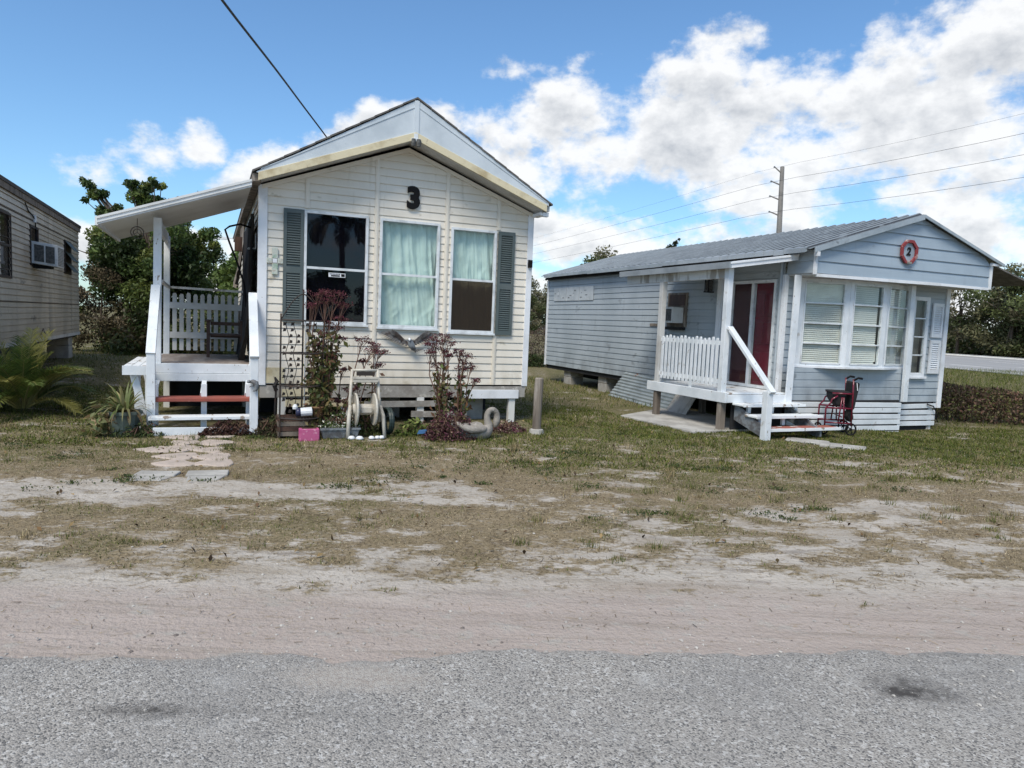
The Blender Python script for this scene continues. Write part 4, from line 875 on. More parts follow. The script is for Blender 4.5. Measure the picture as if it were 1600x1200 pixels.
# white rocks
g=np.random.default_rng(15)
for i,(x,y) in enumerate([(1.06,-1.36),(1.16,-1.38),(1.32,-1.37),(1.40,-1.35),(1.46,-1.35)]):
    mb=MB(); s=g.uniform(.035,.055); mb.lathe([(.001,-.3*s),(s*.9,-.2*s),(s,.2*s),(s*.6,.7*s),(.001,.8*s)],9); mb.V=[(a*g.uniform(.85,1.2),b*g.uniform(.8,1.15),c) for a,b,c in mb.V]
    tag(mb.build('garden_rock',m_trim,loc=W3(x,y,.01),smooth=True),'whitewashed rock lying at the front of the hose cart','rock','white rocks at the foot of the hose cart')
# pot with spider lily at the left of the steps
o=thing('potted_lily','dull green pot of arching strap leaves left of the porch steps','potted plant',(-4.82,8.79,0),A)
mb=MB(); mb.lathe([(.001,0),(.155,0),(.19,.27),(.205,.27),(.205,.31),(.18,.31),(.17,.26),(.001,.25)],8); mb.build('pot',m_green,o)
def strap(name,parent,n,length,width,seed,cols,z0,spread=1.,mat=None):
    g=np.random.default_rng(seed); P=[];C=[]
    for i in range(n):
        a=g.uniform(0,6.28); ln=length*g.uniform(.6,1.1); el0=g.uniform(.7,1.5); p=np.array([math.cos(a)*.05,math.sin(a)*.05,z0]); d=np.array([math.cos(a)*math.cos(el0),math.sin(a)*math.cos(el0),math.sin(el0)]); sd=np.array([-math.sin(a),math.cos(a),0]); c=np.array(cols[g.integers(0,len(cols))])*(1+.2*g.normal()); k=7; pr=p
        for j in range(k):
            w0=width*(1-(j/k)**2)*.5+.001; w1_=width*(1-((j+1)/k)**2)*.5+.001; nx_=pr+d*ln/k; P.append([pr-sd*w0,pr+sd*w0,nx_+sd*w1_,nx_-sd*w1_]); C.append(np.clip(c,.01,1)); pr=nx_; d=d+np.array([0,0,-.30*spread]); d/=np.linalg.norm(d)
    return card_mesh(name,np.array(P),np.array(C),mat or m_leaf,parent)
strap('leaves',o,46,.52,.034,3,[(.10,.14,.04),(.14,.17,.055),(.22,.21,.09),(.30,.27,.13)],.27); strap('dead_leaves',o,16,.36,.04,5,[(.30,.24,.13),(.22,.15,.08)],.27,2.)
g=np.random.default_rng(66); q=g.normal(size=(160,3))*[.10,.07,.09]+[-.20,-.05,.20]; card_mesh('broad_leaves',leaf_quads(q,.10,g,.6,.3,.5),vary(g,160,[(.20,.21,.09),(.28,.20,.11),(.13,.15,.06)]),m_leaf,o)
# areca palm at the left edge
def palm(name,label,loc,nf,length,seed,cols,h0=.1,lf=.26,lw=.016,droop=.16):
    g=np.random.default_rng(seed); o=thing(name,label,'palm',loc); mb=MB(); P=[];C=[]
    for i in range(nf):
        a=i*2.399+g.normal()*.2; el0=g.uniform(.5,1.5); ln=length*g.uniform(.75,1.1); p=np.array([math.cos(a)*.08,math.sin(a)*.08,h0]); d=np.array([math.cos(a)*math.cos(el0),math.sin(a)*math.cos(el0),math.sin(el0)]); pts=[p]; k=22; base=np.array(cols[g.integers(0,len(cols))])
        for j in range(k):
            p=p+d*ln/k; d=d+np.array([0,0,-droop/ (k/10)*(.5+j/k)]); d/=np.linalg.norm(d); pts.append(p)
            if j<4: continue
            t=j/k; sd=np.cross(d,[0,0,1]); sd/=np.linalg.norm(sd)+1e-6; upv=np.cross(sd,d); ll=lf*math.sin(math.pi*(.12+.80*t))**.8
            for sgn in(-1,1):
                for sub in(0,.33,.67):
                    b0=pts[-2]*(1-sub)+p*sub; dd=sd*sgn*.75+d*.75+upv*.32+g.normal(size=3)*.07; dd/=np.linalg.norm(dd); m1=b0+dd*ll*.55; dd2=dd+np.array([0,0,-.35]); dd2/=np.linalg.norm(dd2); tip=m1+dd2*ll*.5
                    w_=np.cross(dd,upv); w_/=np.linalg.norm(w_)+1e-6; w_=w_*lw*.5; c=np.clip(base*(1+.18*g.normal()),.01,1); P.append([b0-w_*.5,b0+w_*.5,m1+w_,m1-w_]); C.append(c); P.append([m1-w_,m1+w_,tip+w_*.1,tip-w_*.1]); C.append(c)
        mb.tube(pts,[.014*(1-.8*j/k) for j in range(k+1)],5)
    mb.build('frond_stems',M('palm_stem',(.16,.15,.05),.6) if 'palm_stem' not in bpy.data.materials else bpy.data.materials['palm_stem'],o); card_mesh('fronds',np.array(P),np.array(C),m_leaf,o); return o
palm('areca_palm','low bushy palm with yellow green fronds at the left edge of the grass',(-7.0,10.1,0),50,1.08,4,[(.09,.135,.034),(.12,.165,.04),(.17,.19,.05),(.07,.11,.028),(.25,.24,.07)],.1,.25,.011)
g=np.random.default_rng(7)

# stepping stones
ST_=[(-4.05,8.78),(-3.72,8.98),(-3.93,8.50),(-3.58,8.54),(-3.79,8.12),(-3.42,8.10),(-3.62,7.66),(-3.24,7.72),(-3.47,7.32),(-3.10,7.40),(-4.02,7.98)]
for i,(x,y) in enumerate(ST_):
    mb=MB(); n=11; ph=g.uniform(0,6); a=[2*math.pi*k/n for k in range(n)]; rr=[.19*(1+.18*math.sin(3*t+ph)+.12*g.normal()) for t in a]; mb.prism([(math.cos(t)*q*1.05,math.sin(t)*q,-.03) for t,q in zip(a,rr)],(0,0,.042))
    z=gz(x,y)
    tag(mb.build('stepping_stone',m_stone,loc=(x,y,z),bevel=.012),'irregular pale stepping stone set in the grass before the porch steps','stepping stone','stepping stones leading to the porch steps')
for i,(x,y,lab) in enumerate([(-3.38,6.68,'broken grey concrete paver at the left end of the stone path'),(-2.92,6.78,'grey concrete paver pair at the right end of the stone path')]):
    o=thing('concrete_paver',lab,'paver',(x,y,gz(x,y)),R(8+10*i)); mb=MB(); mb.box(-.19,.19,-.02,.18,-.03,.025); mb.build('rear_slab',m_conc,o,bevel=.012); mb=MB(); mb.prism([(-.16,-.24,-.03),(.12,-.22,-.03),(.17,-.04,-.03),(-.17,-.035,-.03)],(0,0,.045)); mb.build('front_slab',m_conc,o,bevel=.012)

# ================================================================== HOUSE 2
h2=thing('mobile_home','blue grey sided mobile home with metal roof and bay window, numbered 2','mobile home',W2(0,0,0),A)
XL,XR,YF,YB=-.25,3.76,.25,9.4
def slope(x): # underside of roof
    return 2.97+(3.70-2.97)*(x+.33)/(2.05+.33) if x<2.05 else 3.70-(3.70-3.03)*(x-2.05)/(4.18-2.05)
mb=MB()
dops=[(.42,1.58,.64,2.53),(2.9,3.5,1.70,2.36)]
siding(mb,(XL,0,0),(0,1,0),(-1,0,0),lambda z:YF,lambda z:YB,.47,2.93,.13,.016,[(.42,1.58,.5,2.53)]); mb.build('side_wall',m_blue,h2)
mb=MB(); siding(mb,(XR,0,0),(0,1,0),(1,0,0),lambda z:YF,lambda z:YB,.47,2.97,.13,.016); mb.build('side_wall',m_blue,h2)
mb=MB(); siding(mb,(0,YF,0),(1,0,0),(0,-1,0),lambda z:XL,lambda z:XR,.44,2.62,.13,.016,[(.05,2.5,1.10,2.5),(2.80,3.2,.95,2.36)]); mb.build('front_wall',m_blue,h2)
mb=MB(); mb.prism([(XL,YB,.47),(XR,YB,.47),(XR,YB,3.0),(2.05,YB,3.68),(XL,YB,2.93)],(0,-.04,0)); mb.build('back_wall',m_blue,h2)
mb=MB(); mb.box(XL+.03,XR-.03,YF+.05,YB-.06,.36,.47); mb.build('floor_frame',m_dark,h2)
# gable overhang
mb=MB()
def gxl(z): return -.22 if z<2.99 else -.33+(z-2.97)*(2.05+.33)/.73
def gxr(z): return 3.98 if z<3.08 else 4.18-(z-3.03)*(4.18-2.05)/.67
siding(mb,(0,-.33,0),(1,0,0),(0,-1,0),gxl,gxr,2.605,3.68,.195,.022); mb.build('gable_wall',m_blue2,h2)
mb=MB(); siding(mb,(-.22,0,0),(0,1,0),(-1,0,0),lambda z:-.33,lambda z:YF,2.605,2.98,.195,.02); mb.build('gable_return',m_blue,h2)
mb=MB(); siding(mb,(3.98,0,0),(0,1,0),(1,0,0),lambda z:-.33,lambda z:YF,2.605,3.05,.195,.02); mb.build('gable_return',m_blue,h2)
mb=MB(); mb.box(-.21,3.97,-.32,YF,2.58,2.603); mb.build('overhang_soffit',m_soffit,h2)
mb=MB(); mb.obox((-.20,-.365,2.545),(2.85,0,.02),(0,.03,0),(0,0,.05)); mb.build('overhang_trim',m_trim,h2); mb=MB(); mb.obox((2.3,-.36,2.57),(1.68,0,-.01),(0,.03,0),(0,0,.045)); mb.build('overhang_trim',m_trim,h2)
for x in(-.25,3.98): mb=MB(); mb.box(x-.0,x+.05,-.37,-.33,2.58,2.99 if x<0 else 3.06); mb.build('corner_trim',m_trim,h2)
# metal roof
def roofside(s,name):
    mb=MB(); 
    if s<0: a,e=Vector((2.05,0,3.735)),Vector((-.43,0,2.975))
    else: a,e=Vector((2.05,0,3.735)),Vector((4.28,0,3.03))
    y0,y1=-.42,9.55
    mb.prism([a+Vector((0,y0,0)),e+Vector((0,y0,0)),e+Vector((0,y0,-.015)),a+Vector((0,y0,-.015))],(0,y1-y0,0))
    y=y0+.1;k=0
    while y<y1-.05:
        d=e-a; g_=.034
        p=a+Vector((0,y,.0)); mb.prism([p+Vector((0,-.035,.001)),p+Vector((0,-.015,g_)),p+Vector((0,.015,g_)),p+Vector((0,.035,.001))],d*1.01+Vector((0,0,.0))); y+=.225; k+=1
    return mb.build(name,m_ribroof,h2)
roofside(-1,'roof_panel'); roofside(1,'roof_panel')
mb=MB(); d=Vector((-2.40,0,-.735))
p=Vector((2.05,-.43,3.73)); mb.prism([p,p+Vector((0,0,-.085)),p+d+Vector((0,0,-.085)),p+d],(0,-.02,0)); d2=Vector((2.18,0,-.69)); mb.prism([p,p+d2,p+d2+Vector((0,0,-.05)),p+Vector((0,0,-.05))],(0,-.02,0)); mb.build('rake_trim',m_galv,h2)
mb=MB()
y=-.35
while y<9.3:
    mb.obox((-.47,y,2.90+.012*((int(y*9))%2)),(.05,0,.02),(0,.225,0),(0,0,.075)); y+=.23
mb.build('eave_trim',m_galv,h2)
mb=MB(); mb.box(-.36,-.26,.3,9.4,2.86,2.92); mb.build('eave_board',m_dark,h2)
mb=MB(); mb.box(-.30,-.24,-.45,-.38,2.86,2.93); mb.build('gutter_spout',m_trim,h2); mb=MB(); mb.box(3.95,4.2,-.42,-.36,3.0,3.04); mb.build('gutter_spout',m_trim,h2)
# awning on the right side
mb=MB(); mb.prism([(4.2,-.3,3.03),(5.35,-.3,2.76),(5.35,-.3,2.73),(4.2,-.3,3.0)],(0,5.5,0)); mb.build('side_awning',m_shingle,h2)
for y in(5.0,2.6): mb=MB(); mb.box(5.25,5.33,y,y+.08,-.15,2.75); mb.build('awning_post',m_trim,h2)
# corner trims
mb=MB(); mb.box(XL-.025,XL+.05,YF-.03,YF+.05,.45,2.6); mb.build('corner_trim',m_trim,h2)
mb=MB(); mb.box(XR-.07,XR+.03,YF-.035,YF+.06,.32,2.6); mb.build('corner_trim',m_trim,h2,bevel=.004)
mb=MB(); mb.box(XL-.03,XL+.02,YB-.05,YB+.03,.45,2.9); mb.build('corner_trim',m_trim,h2)
mb=MB(); mb.tube([(XL-.05,YF+.05,.5),(XL-.05,YF+.05,2.9)],.022,8); mb.build('downspout',m_blue,h2)
mb=MB(); mb.bar((-.27,-.03,.47),(-.25,-.03,2.58),.13,.03,(0,1,0)); mb.build('face_board',m_white,h2,bevel=.003)
mb=MB(); mb.bar((2.50,.0,.47),(2.47,.0,2.57),.11,.06,(0,1,0)); mb.build('face_board',m_white,h2,bevel=.003)
# bay window
Apt,Bpt,Cpt,Dpt=Vector((.03,.2,0)),Vector((.87,-.08,0)),Vector((1.74,-.08,0)),Vector((2.66,.2,0))
bay=MB(); z0,z1=1.085,2.565
bay.prism([Apt+Vector((-.06,-.03,1.055)),Bpt+Vector((-.03,-.05,1.055)),Cpt+Vector((.03,-.05,1.055)),Dpt+Vector((.05,-.03,1.055)),Dpt+Vector((0,.06,1.055)),Apt+Vector((0,.06,1.055))],(0,0,.032))
bayo=bay.build('bay_sill',m_trim,h2)
def facet(p,q,first,openp=None):
    U=(q-p).normalized(); N=Vector((U.y,-U.x,0)); ln=(q-p).length; Zv=Vector((0,0,1))
    B=lambda mb,s0,s1,a,b_,n0,n1: mb.obox(p+U*s0+Zv*a+N*n0,U*(s1-s0),N*(n1-n0),Zv*(b_-a))
    f=MB(); e=.085
    B(f,0,e,z0,z1,-.03,.02);B(f,ln-e,ln,z0,z1,-.03,.02);B(f,e,ln-e,z0,z0+.05,-.03,.018);B(f,e,ln-e,z1-.07,z1,-.03,.018)
    wn=f.build('window',m_white,h2,bevel=.004)
    f=MB(); w_=.022
    B(f,e,e+w_,z0+.05,z1-.07,-.02,.03);B(f,ln-e-w_,ln-e,z0+.05,z1-.07,-.02,.03)
    zz=np.linspace(z0+.05,z1-.07,5)
    for z in zz: B(f,e+w_,ln-e-w_,z-.012,z+.012,-.02,.028)
    f.build('sash_frame',m_alum,wn)
    f=MB()
    for i in range(4):
        tilt=.0
        B(f,e+w_,ln-e-w_,zz[i]+.012,zz[i+1]-.012,.004,.008)
    f.build('pane',m_glass,wn)
    f=MB(); s0,s1=e+.01,ln-e-.01
    if openp: s1-=openp
    z=z0+.06
    while z<z1-.09:
        o_=p+U*s0+Zv*z+N*-.030; f.obox(o_,U*(s1-s0),N*-.016+Zv*.031,Zv*.0012); z+=.034
    f.build('blinds',m_blind,wn)
    f=MB(); B(f,e,ln-e,z0+.06,z1-.07,-.12,-.11); f.build('dark_backing',m_scrn2,wn)
    for (a,b_) in ((0,1),(3,4)) if first!=1 else ((0,1),):
        if first==2: continue
        f=MB(); B(f,e+w_,ln-e-w_,zz[b_-1]+.012 if a else zz[0]+.05,zz[b_]-.012,-.04,-.036)
        if (first==0 and a==3) or (first==1 and a==0): f.build('paper_shade',m_blind,wn)
m_scrn2=M('dim_room',(.16,.155,.14),.9)
facet(Apt,Bpt,0); facet(Bpt,Cpt,1,.05); facet(Cpt,Dpt,2,.18)
mb=MB(); mb.prism([Apt+Vector((0,0,2.565)),Bpt+Vector((0,0,2.565)),Cpt+Vector((0,0,2.565)),Dpt+Vector((0,0,2.565)),Vector((2.66,.25,2.565)),Vector((.03,.25,2.565))],(0,0,.015)); mb.build('bay_head',m_trim,h2)
# wall under the bay and slatted skirting
mb=MB(); siding(mb,(0,.06,0),(1,0,0),(0,-1,0),lambda z:-.20,lambda z:2.44,.48,1.055,.125,.008); mb.build('bay_apron',m_blue,h2)
for i in range(6):
    z=.40-.105*i; mb=MB(); a=g.uniform(-.008,.008); mb.obox((-.24,-.005,z),(2.68,0,a-.03),(0,.03,0),(0,0,.084)); mb.build('skirting_board',m_white,h2,bevel=.004)
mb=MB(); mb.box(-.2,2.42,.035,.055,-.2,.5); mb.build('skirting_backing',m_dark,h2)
for i in range(4):
    z=.31-.105*i; mb=MB(); mb.obox((2.46,.19,z),(1.16,.0,.015 if i<1 else -.005),(0,.03,0),(0,0,.084)); mb.build('skirting_board',m_white,h2,bevel=.004)
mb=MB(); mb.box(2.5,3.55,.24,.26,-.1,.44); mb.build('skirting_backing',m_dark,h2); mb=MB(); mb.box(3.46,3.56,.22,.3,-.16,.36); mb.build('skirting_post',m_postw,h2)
mb=MB(); mb.tube([(3.35,.17,.40),(3.5,.15,.36),(3.58,.14,.25),(3.60,.14,.12),(3.63,.13,.06)],.012,6); mb.build('loose_strap',m_black,h2)
# narrow front window + louvred shutters
f=MB(); frame(f,2.78,3.22,.92,2.40,.19,.26,.06); f.box(2.75,3.27,.17,.25,.88,.92); wn=f.build('window',m_trim,h2,bevel=.004)
f=MB()
for z in np.linspace(.98,2.34,5): f.box(2.84,3.16,.195,.23,z-.012,z+.012)
f.box(2.84,2.86,.195,.23,.98,2.34); f.box(3.14,3.16,.195,.23,.98,2.34); f.build('sash_frame',m_alum,wn)
f=MB(); f.box(2.86,3.14,.215,.219,.98,2.34); f.build('pane',m_glass,wn); f=MB(); f.box(2.80,3.2,.34,.35,.95,2.38); f.build('dark_backing',m_scrn2,wn)
shutter('shutter',m_trim,3.34,3.62,1.66,2.30,.23,h2,slat=.04); shutter('shutter',m_trim,3.34,3.62,.98,1.61,.23,h2,slat=.04)
# sliding glass door
f=MB(); fx=XL-.03
def ybox(mb,y0,y1,z0_,z1_,x0,x1): mb.box(x0,x1,y0,y1,z0_,z1_)
ybox(f,.42,.47,.64,2.53,fx,XL+.06);ybox(f,1.53,1.58,.64,2.53,fx,XL+.06);ybox(f,.47,1.53,.64,.69,fx,XL+.06);ybox(f,.47,1.53,2.48,2.53,fx,XL+.06)
dr=f.build('sliding_door',m_alum,h2); f=MB(); ybox(f,.97,1.03,.69,2.48,fx+.01,XL+.05); f.build('meeting_stile',m_alum,dr)
f=MB(); ybox(f,.47,.97,.69,2.48,XL+.0,XL+.006); f.build('glass_panel',m_glass,dr); f=MB(); ybox(f,1.03,1.53,.69,2.48,XL+.02,XL+.026); f.build('glass_panel',m_glass,dr)
f=MB(); ybox(f,.40,1.60,.66,2.5,XL+.06,XL+.08); rd=f.build('inner_door',m_doorred,dr)
f=MB()
for (a,b_) in((.78,1.28),(1.42,1.80),(1.90,2.30)):
    for (c0,c1) in((.52,.70),(.76,.94)): ybox(f,c0,c1,a,b_,XL+.045,XL+.06)
f.build('door_moulding',m_doorred,rd,bevel=.008)
f=MB(); ybox(f,1.03,1.60,.66,2.5,XL+.035,XL+.04); f.build('dark_curtain',M('dark_red_drape',(.055,.012,.016),.8),dr)
# window with AC behind the porch post
f=MB(); ybox(f,2.86,3.52,1.66,2.36,XL-.035,XL-.0); wn=f.build('window',m_post,h2)
f=MB(); ybox(f,2.92,3.46,2.10,2.32,XL-.045,XL-.036); f.build('board_panel',m_brown,wn)
f=MB(); ybox(f,2.96,3.42,1.74,2.06,XL-.30,XL-.036); f.build('air_conditioner',m_acw,wn,bevel=.008)
f=MB(); ybox(f,3.0,3.18,1.78,2.02,XL-.306,XL-.301); ybox(f,3.21,3.38,1.78,2.02,XL-.306,XL-.301); f.build('grille',m_grille,wn)
f=MB(); ybox(f,2.90,3.48,1.60,1.66,XL-.10,XL-.02); f.build('sill_shelf',m_dark,wn)
mb=MB(); ybox(mb,3.75,4.15,1.66,1.72,XL-.03,XL-.018); mb.build('patch_strip',m_post,h2); mb=MB(); ybox(mb,3.70,3.74,1.66,2.1,XL-.045,XL-.02); mb.build('cable_box',m_black,h2)
mb=MB(); ybox(mb,1.80,1.90,.64,2.6,XL-.07,XL-.017); mb.build('wall_post',m_trim,h2)
mb=MB(); ybox(mb,2.06,2.20,2.34,2.36,XL-.16,XL-.02); ln_=mb.build('wall_lantern',m_black,h2); mb=MB(); ybox(mb,2.07,2.19,2.58,2.60,XL-.15,XL-.02); mb.build('lantern_cap',m_black,ln_)
for yy in(2.075,2.175): mb=MB(); ybox(mb,yy,yy+.012,2.36,2.58,XL-.15,XL-.135); mb.build('lantern_bar',m_black,ln_)
mb=MB(); ybox(mb,2.09,2.17,2.37,2.57,XL-.135,XL-.03); mb.build('lantern_glass',m_grille,ln_)
# patched panel near the rear top
for i in range(3):
    mb=MB(); ybox(mb,6.75+i*.75,7.48+i*.75,2.26,2.62,XL-.030,XL-.020); pn=mb.build('patch_panel',m_patch,h2)
    mb=MB()
    for k in range(4): y_=6.8+i*.75+g.uniform(0,.6); ybox(mb,y_,y_+g.uniform(.02,.12),2.33+.06*k,2.34+.06*k+g.uniform(0,.03),XL-.033,XL-.030)
    mb.build('panel_scuff',m_greyfig,pn)
# octagon number plaque
oc=thing('octagon_plaque','faded red octagonal wooden frame around a black 2 on the blue gable','number plaque',W2(1.82,-.365,3.09),A)
for k in range(8):
    a0=R(22.5+45*k);a1=R(67.5+45*k);ro_,ri=.215,.160
    mb=MB(); mb.prism([(ri*math.cos(a0),0,ri*math.sin(a0)),(ro_*math.cos(a0),0,ro_*math.sin(a0)),(ro_*math.cos(a1),0,ro_*math.sin(a1)),(ri*math.cos(a1),0,ri*math.sin(a1))],(0,-.035,0)); mb.build('frame_side',m_redframe,oc,bevel=.003)
text_mesh('number','2',.19,m_black,oc,(-.0,-.005,.0),(R(90),0,0),.006,.006,.15)
mb=MB(); mb.prism([(.17*math.cos(R(22.5+45*k)),.004,.17*math.sin(R(22.5+45*k))) for k in range(8)],(0,-.003,0)); mb.build('back_panel',m_blue2,oc)
mb=MB(); mb.box(-.05,.06,-.04,-.036,-.20,-.17); mb.build('lower_plate',m_cement,oc)
# piers under house 2
for y in(6.3,8.2): 
    mb=MB(); mb.box(-.15,.25,y-.2,y+.2,-.05,.20); mb.box(-.15,.25,y-.2,y+.2,.205,.37); mb.build('block_pier',m_conc,h2,bevel=.012)
for y in(3.,6.,9.): mb=MB(); mb.box(3.2,3.6,y-.2,y+.2,-.2,.37); mb.build('block_pier',m_conc,h2)
mb=MB(); mb.box(.6,.7,YF+.1,9.2,.15,.36); mb.box(2.8,2.9,YF+.1,9.2,.15,.36); mb.build('chassis_rail',m_dark,h2)

# porch of house 2
p2=thing('porch','small white porch with picket rail and red tipped steps beside the home numbered 2','porch',W2(-.9,1.1,0),A)
def P2(mb,name,mat,**k):
    o=mb.build(name,mat,p2,**k); o.location=(.9,-1.1,0); return o
mb=MB()
for i in range(15): mb.box(-1.52,-.29,.02+i*.145,.02+i*.145+.137,.605,.632)
P2(mb,'deck',m_whiteb)
mb=MB(); mb.box(-1.57,-1.525,-.02,2.2,.47,.634); P2(mb,'rim_board',m_white,bevel=.004)
mb=MB(); mb.box(-1.52,-.28,-.025,.015,.475,.60); P2(mb,'rim_board',m_white,bevel=.004)
for x,y,z0_ in((-1.50,.14,.47),(-1.50,1.95,.47),(-.42,2.0,.6),(-.5,.3,.6)): mb=MB(); mb.box(x-.05,x+.05,y-.05,y+.05,-.05,z0_); P2(mb,'support_leg',m_post)
for y,zt in((.16,2.62),(1.95,2.5)): mb=MB(); mb.bar((-1.50,y,.632),(-1.50,y,zt),.10,.10,(0,1,0)); P2(mb,'roof_post',m_white if y<1 else m_soffit,bevel=.005)
mb=MB(); mb.box(-1.535,-1.465,.22,3.15,2.46,2.61); P2(mb,'roof_beam',m_postw)
mb=MB(); mb.prism([(-1.62,.0,2.615),(-.27,.0,2.83),(-.27,.0,2.865),(-1.62,.0,2.65)],(0,3.25,0)); rf=P2(mb,'porch_roof',m_porchroof)
mb=MB(); mb.prism([(-1.64,-.002,2.60),(-.27,-.002,2.82),(-.27,-.002,2.92),(-1.64,-.002,2.70)],(0,-.025,0)); mb.prism([(-1.64,-.027,2.665),(-.27,-.027,2.885),(-.27,-.027,2.915),(-1.64,-.027,2.695)],(0,-.015,0)); mb.build('roof_edge',m_trim,rf)
mb=MB(); mb.box(-1.66,-1.622,-.03,3.25,2.60,2.70); mb.build('roof_edge',m_galv,rf)
mb=MB(); mb.bar((-1.5,.21,1.42),(-1.5,1.9,1.42),.04,.07); P2(mb,'rail',m_white); mb=MB(); mb.bar((-1.5,.21,.80),(-1.5,1.9,.80),.04,.07); P2(mb,'rail',m_white)
for i in range(15):
    y=.30+i*.108; zt=1.50+.015*math.sin(i*1.7); zb=.72 if i!=6 else .632
    mb=MB(); mb.prism([(-1.522,y-.026,zb),(-1.522,y+.026,zb),(-1.522,y+.026,zt-.03),(-1.522,y+.012,zt),(-1.522,y-.012,zt),(-1.522,y-.026,zt-.03)],(-.022,0,0)); P2(mb,'picket',m_white)
mb=MB(); mb.bar((-1.42,-.80,-.05),(-1.42,-.80,.74),.11,.11,(0,1,0)); P2(mb,'newel_post',m_white,bevel=.005)
mb=MB(); mb.bar((-1.47,.10,1.68),(-1.40,-.88,.72),.11,.05); P2(mb,'handrail',m_white,bevel=.006)
for i,(y,z,mm,x0) in enumerate(((-.22,.44,m_whiteb,-1.42),(-.48,.29,m_whiteb,-1.38),(-.74,.13,m_redw,-1.34))):
    x1=-.14+.12*i
    mb=MB(); mb.box(x0,x1,y-.06,y+.20,z,z+.035); P2(mb,'step_tread',mm,bevel=.008)
    mb=MB(); mb.box(x0,x1,y-.08,y-.062,z-.005,z+.04); P2(mb,'tread_edge',m_whiteb,bevel=.003)
for x in(-1.22,-.75,-.25):
    mb=MB(); mb.box(x-.03,x+.03,-.20,-.16,.325,.44); mb.box(x-.03,x+.03,-.46,-.42,.165,.29); P2(mb,'step_cleat',m_white)
for x in(-1.35,-.30): mb=MB(); mb.prism([(x,.0,.46),(x,.0,.2),(x,-.70,.0),(x,-.78,.02),(x,-.78,.13)],(.035,0,0)); P2(mb,'stringer',m_greyfig)
mb=MB(); mb.box(-1.35,-.3,.06,.09,.0,.46); P2(mb,'step_back',m_dark)
# leaning sheets, pad, slabs
def quadsheet(a,b_,c,d_,n,amp,freq):
    mb=MB(); a,b_,c,d_=map(Vector,(a,b_,c,d_)); U=(b_-a); nrm=(b_-a).cross(d_-a).normalized(); m_=8
    grid=[[a.lerp(b_,j/m_).lerp(d_.lerp(c,j/m_),i/n)+nrm*amp*math.sin(i/n*freq*2*math.pi) for j in range(m_+1)] for i in range(n+1)]
    vs=[v for r_ in grid for v in r_]; k=m_+1
    mb.add(vs+[v-nrm*.004 for v in vs],[(i*k+j,i*k+j+1,(i+1)*k+j+1,(i+1)*k+j) for i in range(n) for j in range(m_)]+[(len(vs)+i*k+j,len(vs)+(i+1)*k+j,len(vs)+(i+1)*k+j+1,len(vs)+i*k+j+1) for i in range(n) for j in range(m_)]); return mb
tag(quadsheet((-.55,5.3,0),(-.85,2.5,-.02),(-.40,2.5,.55),(-.30,5.0,.60),80,.012,9).build('corrugated_sheet',m_corr,loc=W2(0,0,0),rz=A,smooth=True),'rusting corrugated metal sheet leaning along the underside of the blue wall','metal sheet')
tag(MB().obox((-.95,2.45,-.01),(-.0,-.62,0),(.35,.05,.47),(.012,0,-.008)).build('plywood_sheet',m_ply,loc=W2(0,0,0),rz=A),'whitewashed plywood sheet leaning under the porch of the home numbered 2','plywood')
mb=MB(); mb.prism([(-2.15,.0,-.06),(-.3,-.0,-.06),(-.3,3.1,-.06),(-2.3,1.9,-.06)],(0,0,.085)); tag(mb.build('concrete_pad',m_conc,loc=W2(0,0,0),rz=A,bevel=.01),'grey concrete pad in the grass under the porch of the home numbered 2','concrete pad')
for (x,y,sx,sy,r_,lab) in((-.80,-1.02,.30,.17,-28,'pale concrete slab in the grass nearest the rollator'),(-.62,-1.52,.30,.15,-30,'pale concrete slab in the grass farther out from the porch steps')):
    q=W2(x,y); mb=MB(); mb.box(-sx,sx,-sy,sy,-.04,.028); tag(mb.build('concrete_slab',m_conc,loc=(q[0],q[1],gz(q[0],q[1])),rz=R(r_)+A*0,bevel=.012),lab,'slab')
# rollator
o=thing('rollator','burgundy rollator walker with black seat and bag parked before the slatted skirting','walker',(5.40,11.66,gz(5.40,11.66)),R(-10))
o.scale=(.84,.9,1)
for s in(-1,1):
    y=s*.24; 
    mb=MB(); mb.tube([(-.30,y,.10),(-.30,y,.44),(-.22,y,.52),(-.20,y,.58),(-.10,y,.64)],.016,8); mb.build('front_tube',m_walk,o,smooth=True)
    mb=MB(); mb.tube([(.18,y,.16),(.17,y,.70),(.16,y,.92)],.016,8); mb.build('rear_tube',m_walk,o,smooth=True)
    mb=MB(); mb.tube([(-.30,y,.44),(.17,y,.44)],.015,8); mb.tube([(-.30,y,.2),(.18,y,.2)],.013,8); mb.tube([(-.06,y,.2),(-.02,y,.62)],.014,8); mb.tube([(.04,y,.2),(.01,y,.62)],.014,8); mb.tube([(-.2,y,.68),(.17,y,.68)],.014,8); mb.build('side_frame',m_walk,o,smooth=True)
    mb=MB(); mb.tube([(.16,y,.90),(.24,y,.945),(.32,y,.935)],.018,8); mb.build('handle_grip',m_black,o,smooth=True)
    for x,r_ in((-.30,.075),(.18,.105)):
        mb=MB(); mb.torus((x,y,r_),(0,1,0),r_-.014,.015,22,7); mb.disc((x,y,r_),(0,1,0),.026,.03,12)
        for k in range(5): mb.bar((x,y,r_),(x+(r_-.02)*math.cos(k*1.2566),y,r_+(r_-.02)*math.sin(k*1.2566)),.014,.012,(0,1,0))
        mb.build('wheel',m_black,o)
mb=MB(); mb.box(-.22,.14,-.22,.22,.685,.71); mb.build('seat',m_cloth,o,bevel=.01)
mb=MB(); mb.prism([(-.21,-.2,.68),(.08,-.2,.68),(.04,-.2,.50),(-.08,-.2,.46),(-.19,-.2,.58)],(0,.4,0)); mb.build('under_seat_bag',m_cloth,o,bevel=.03)
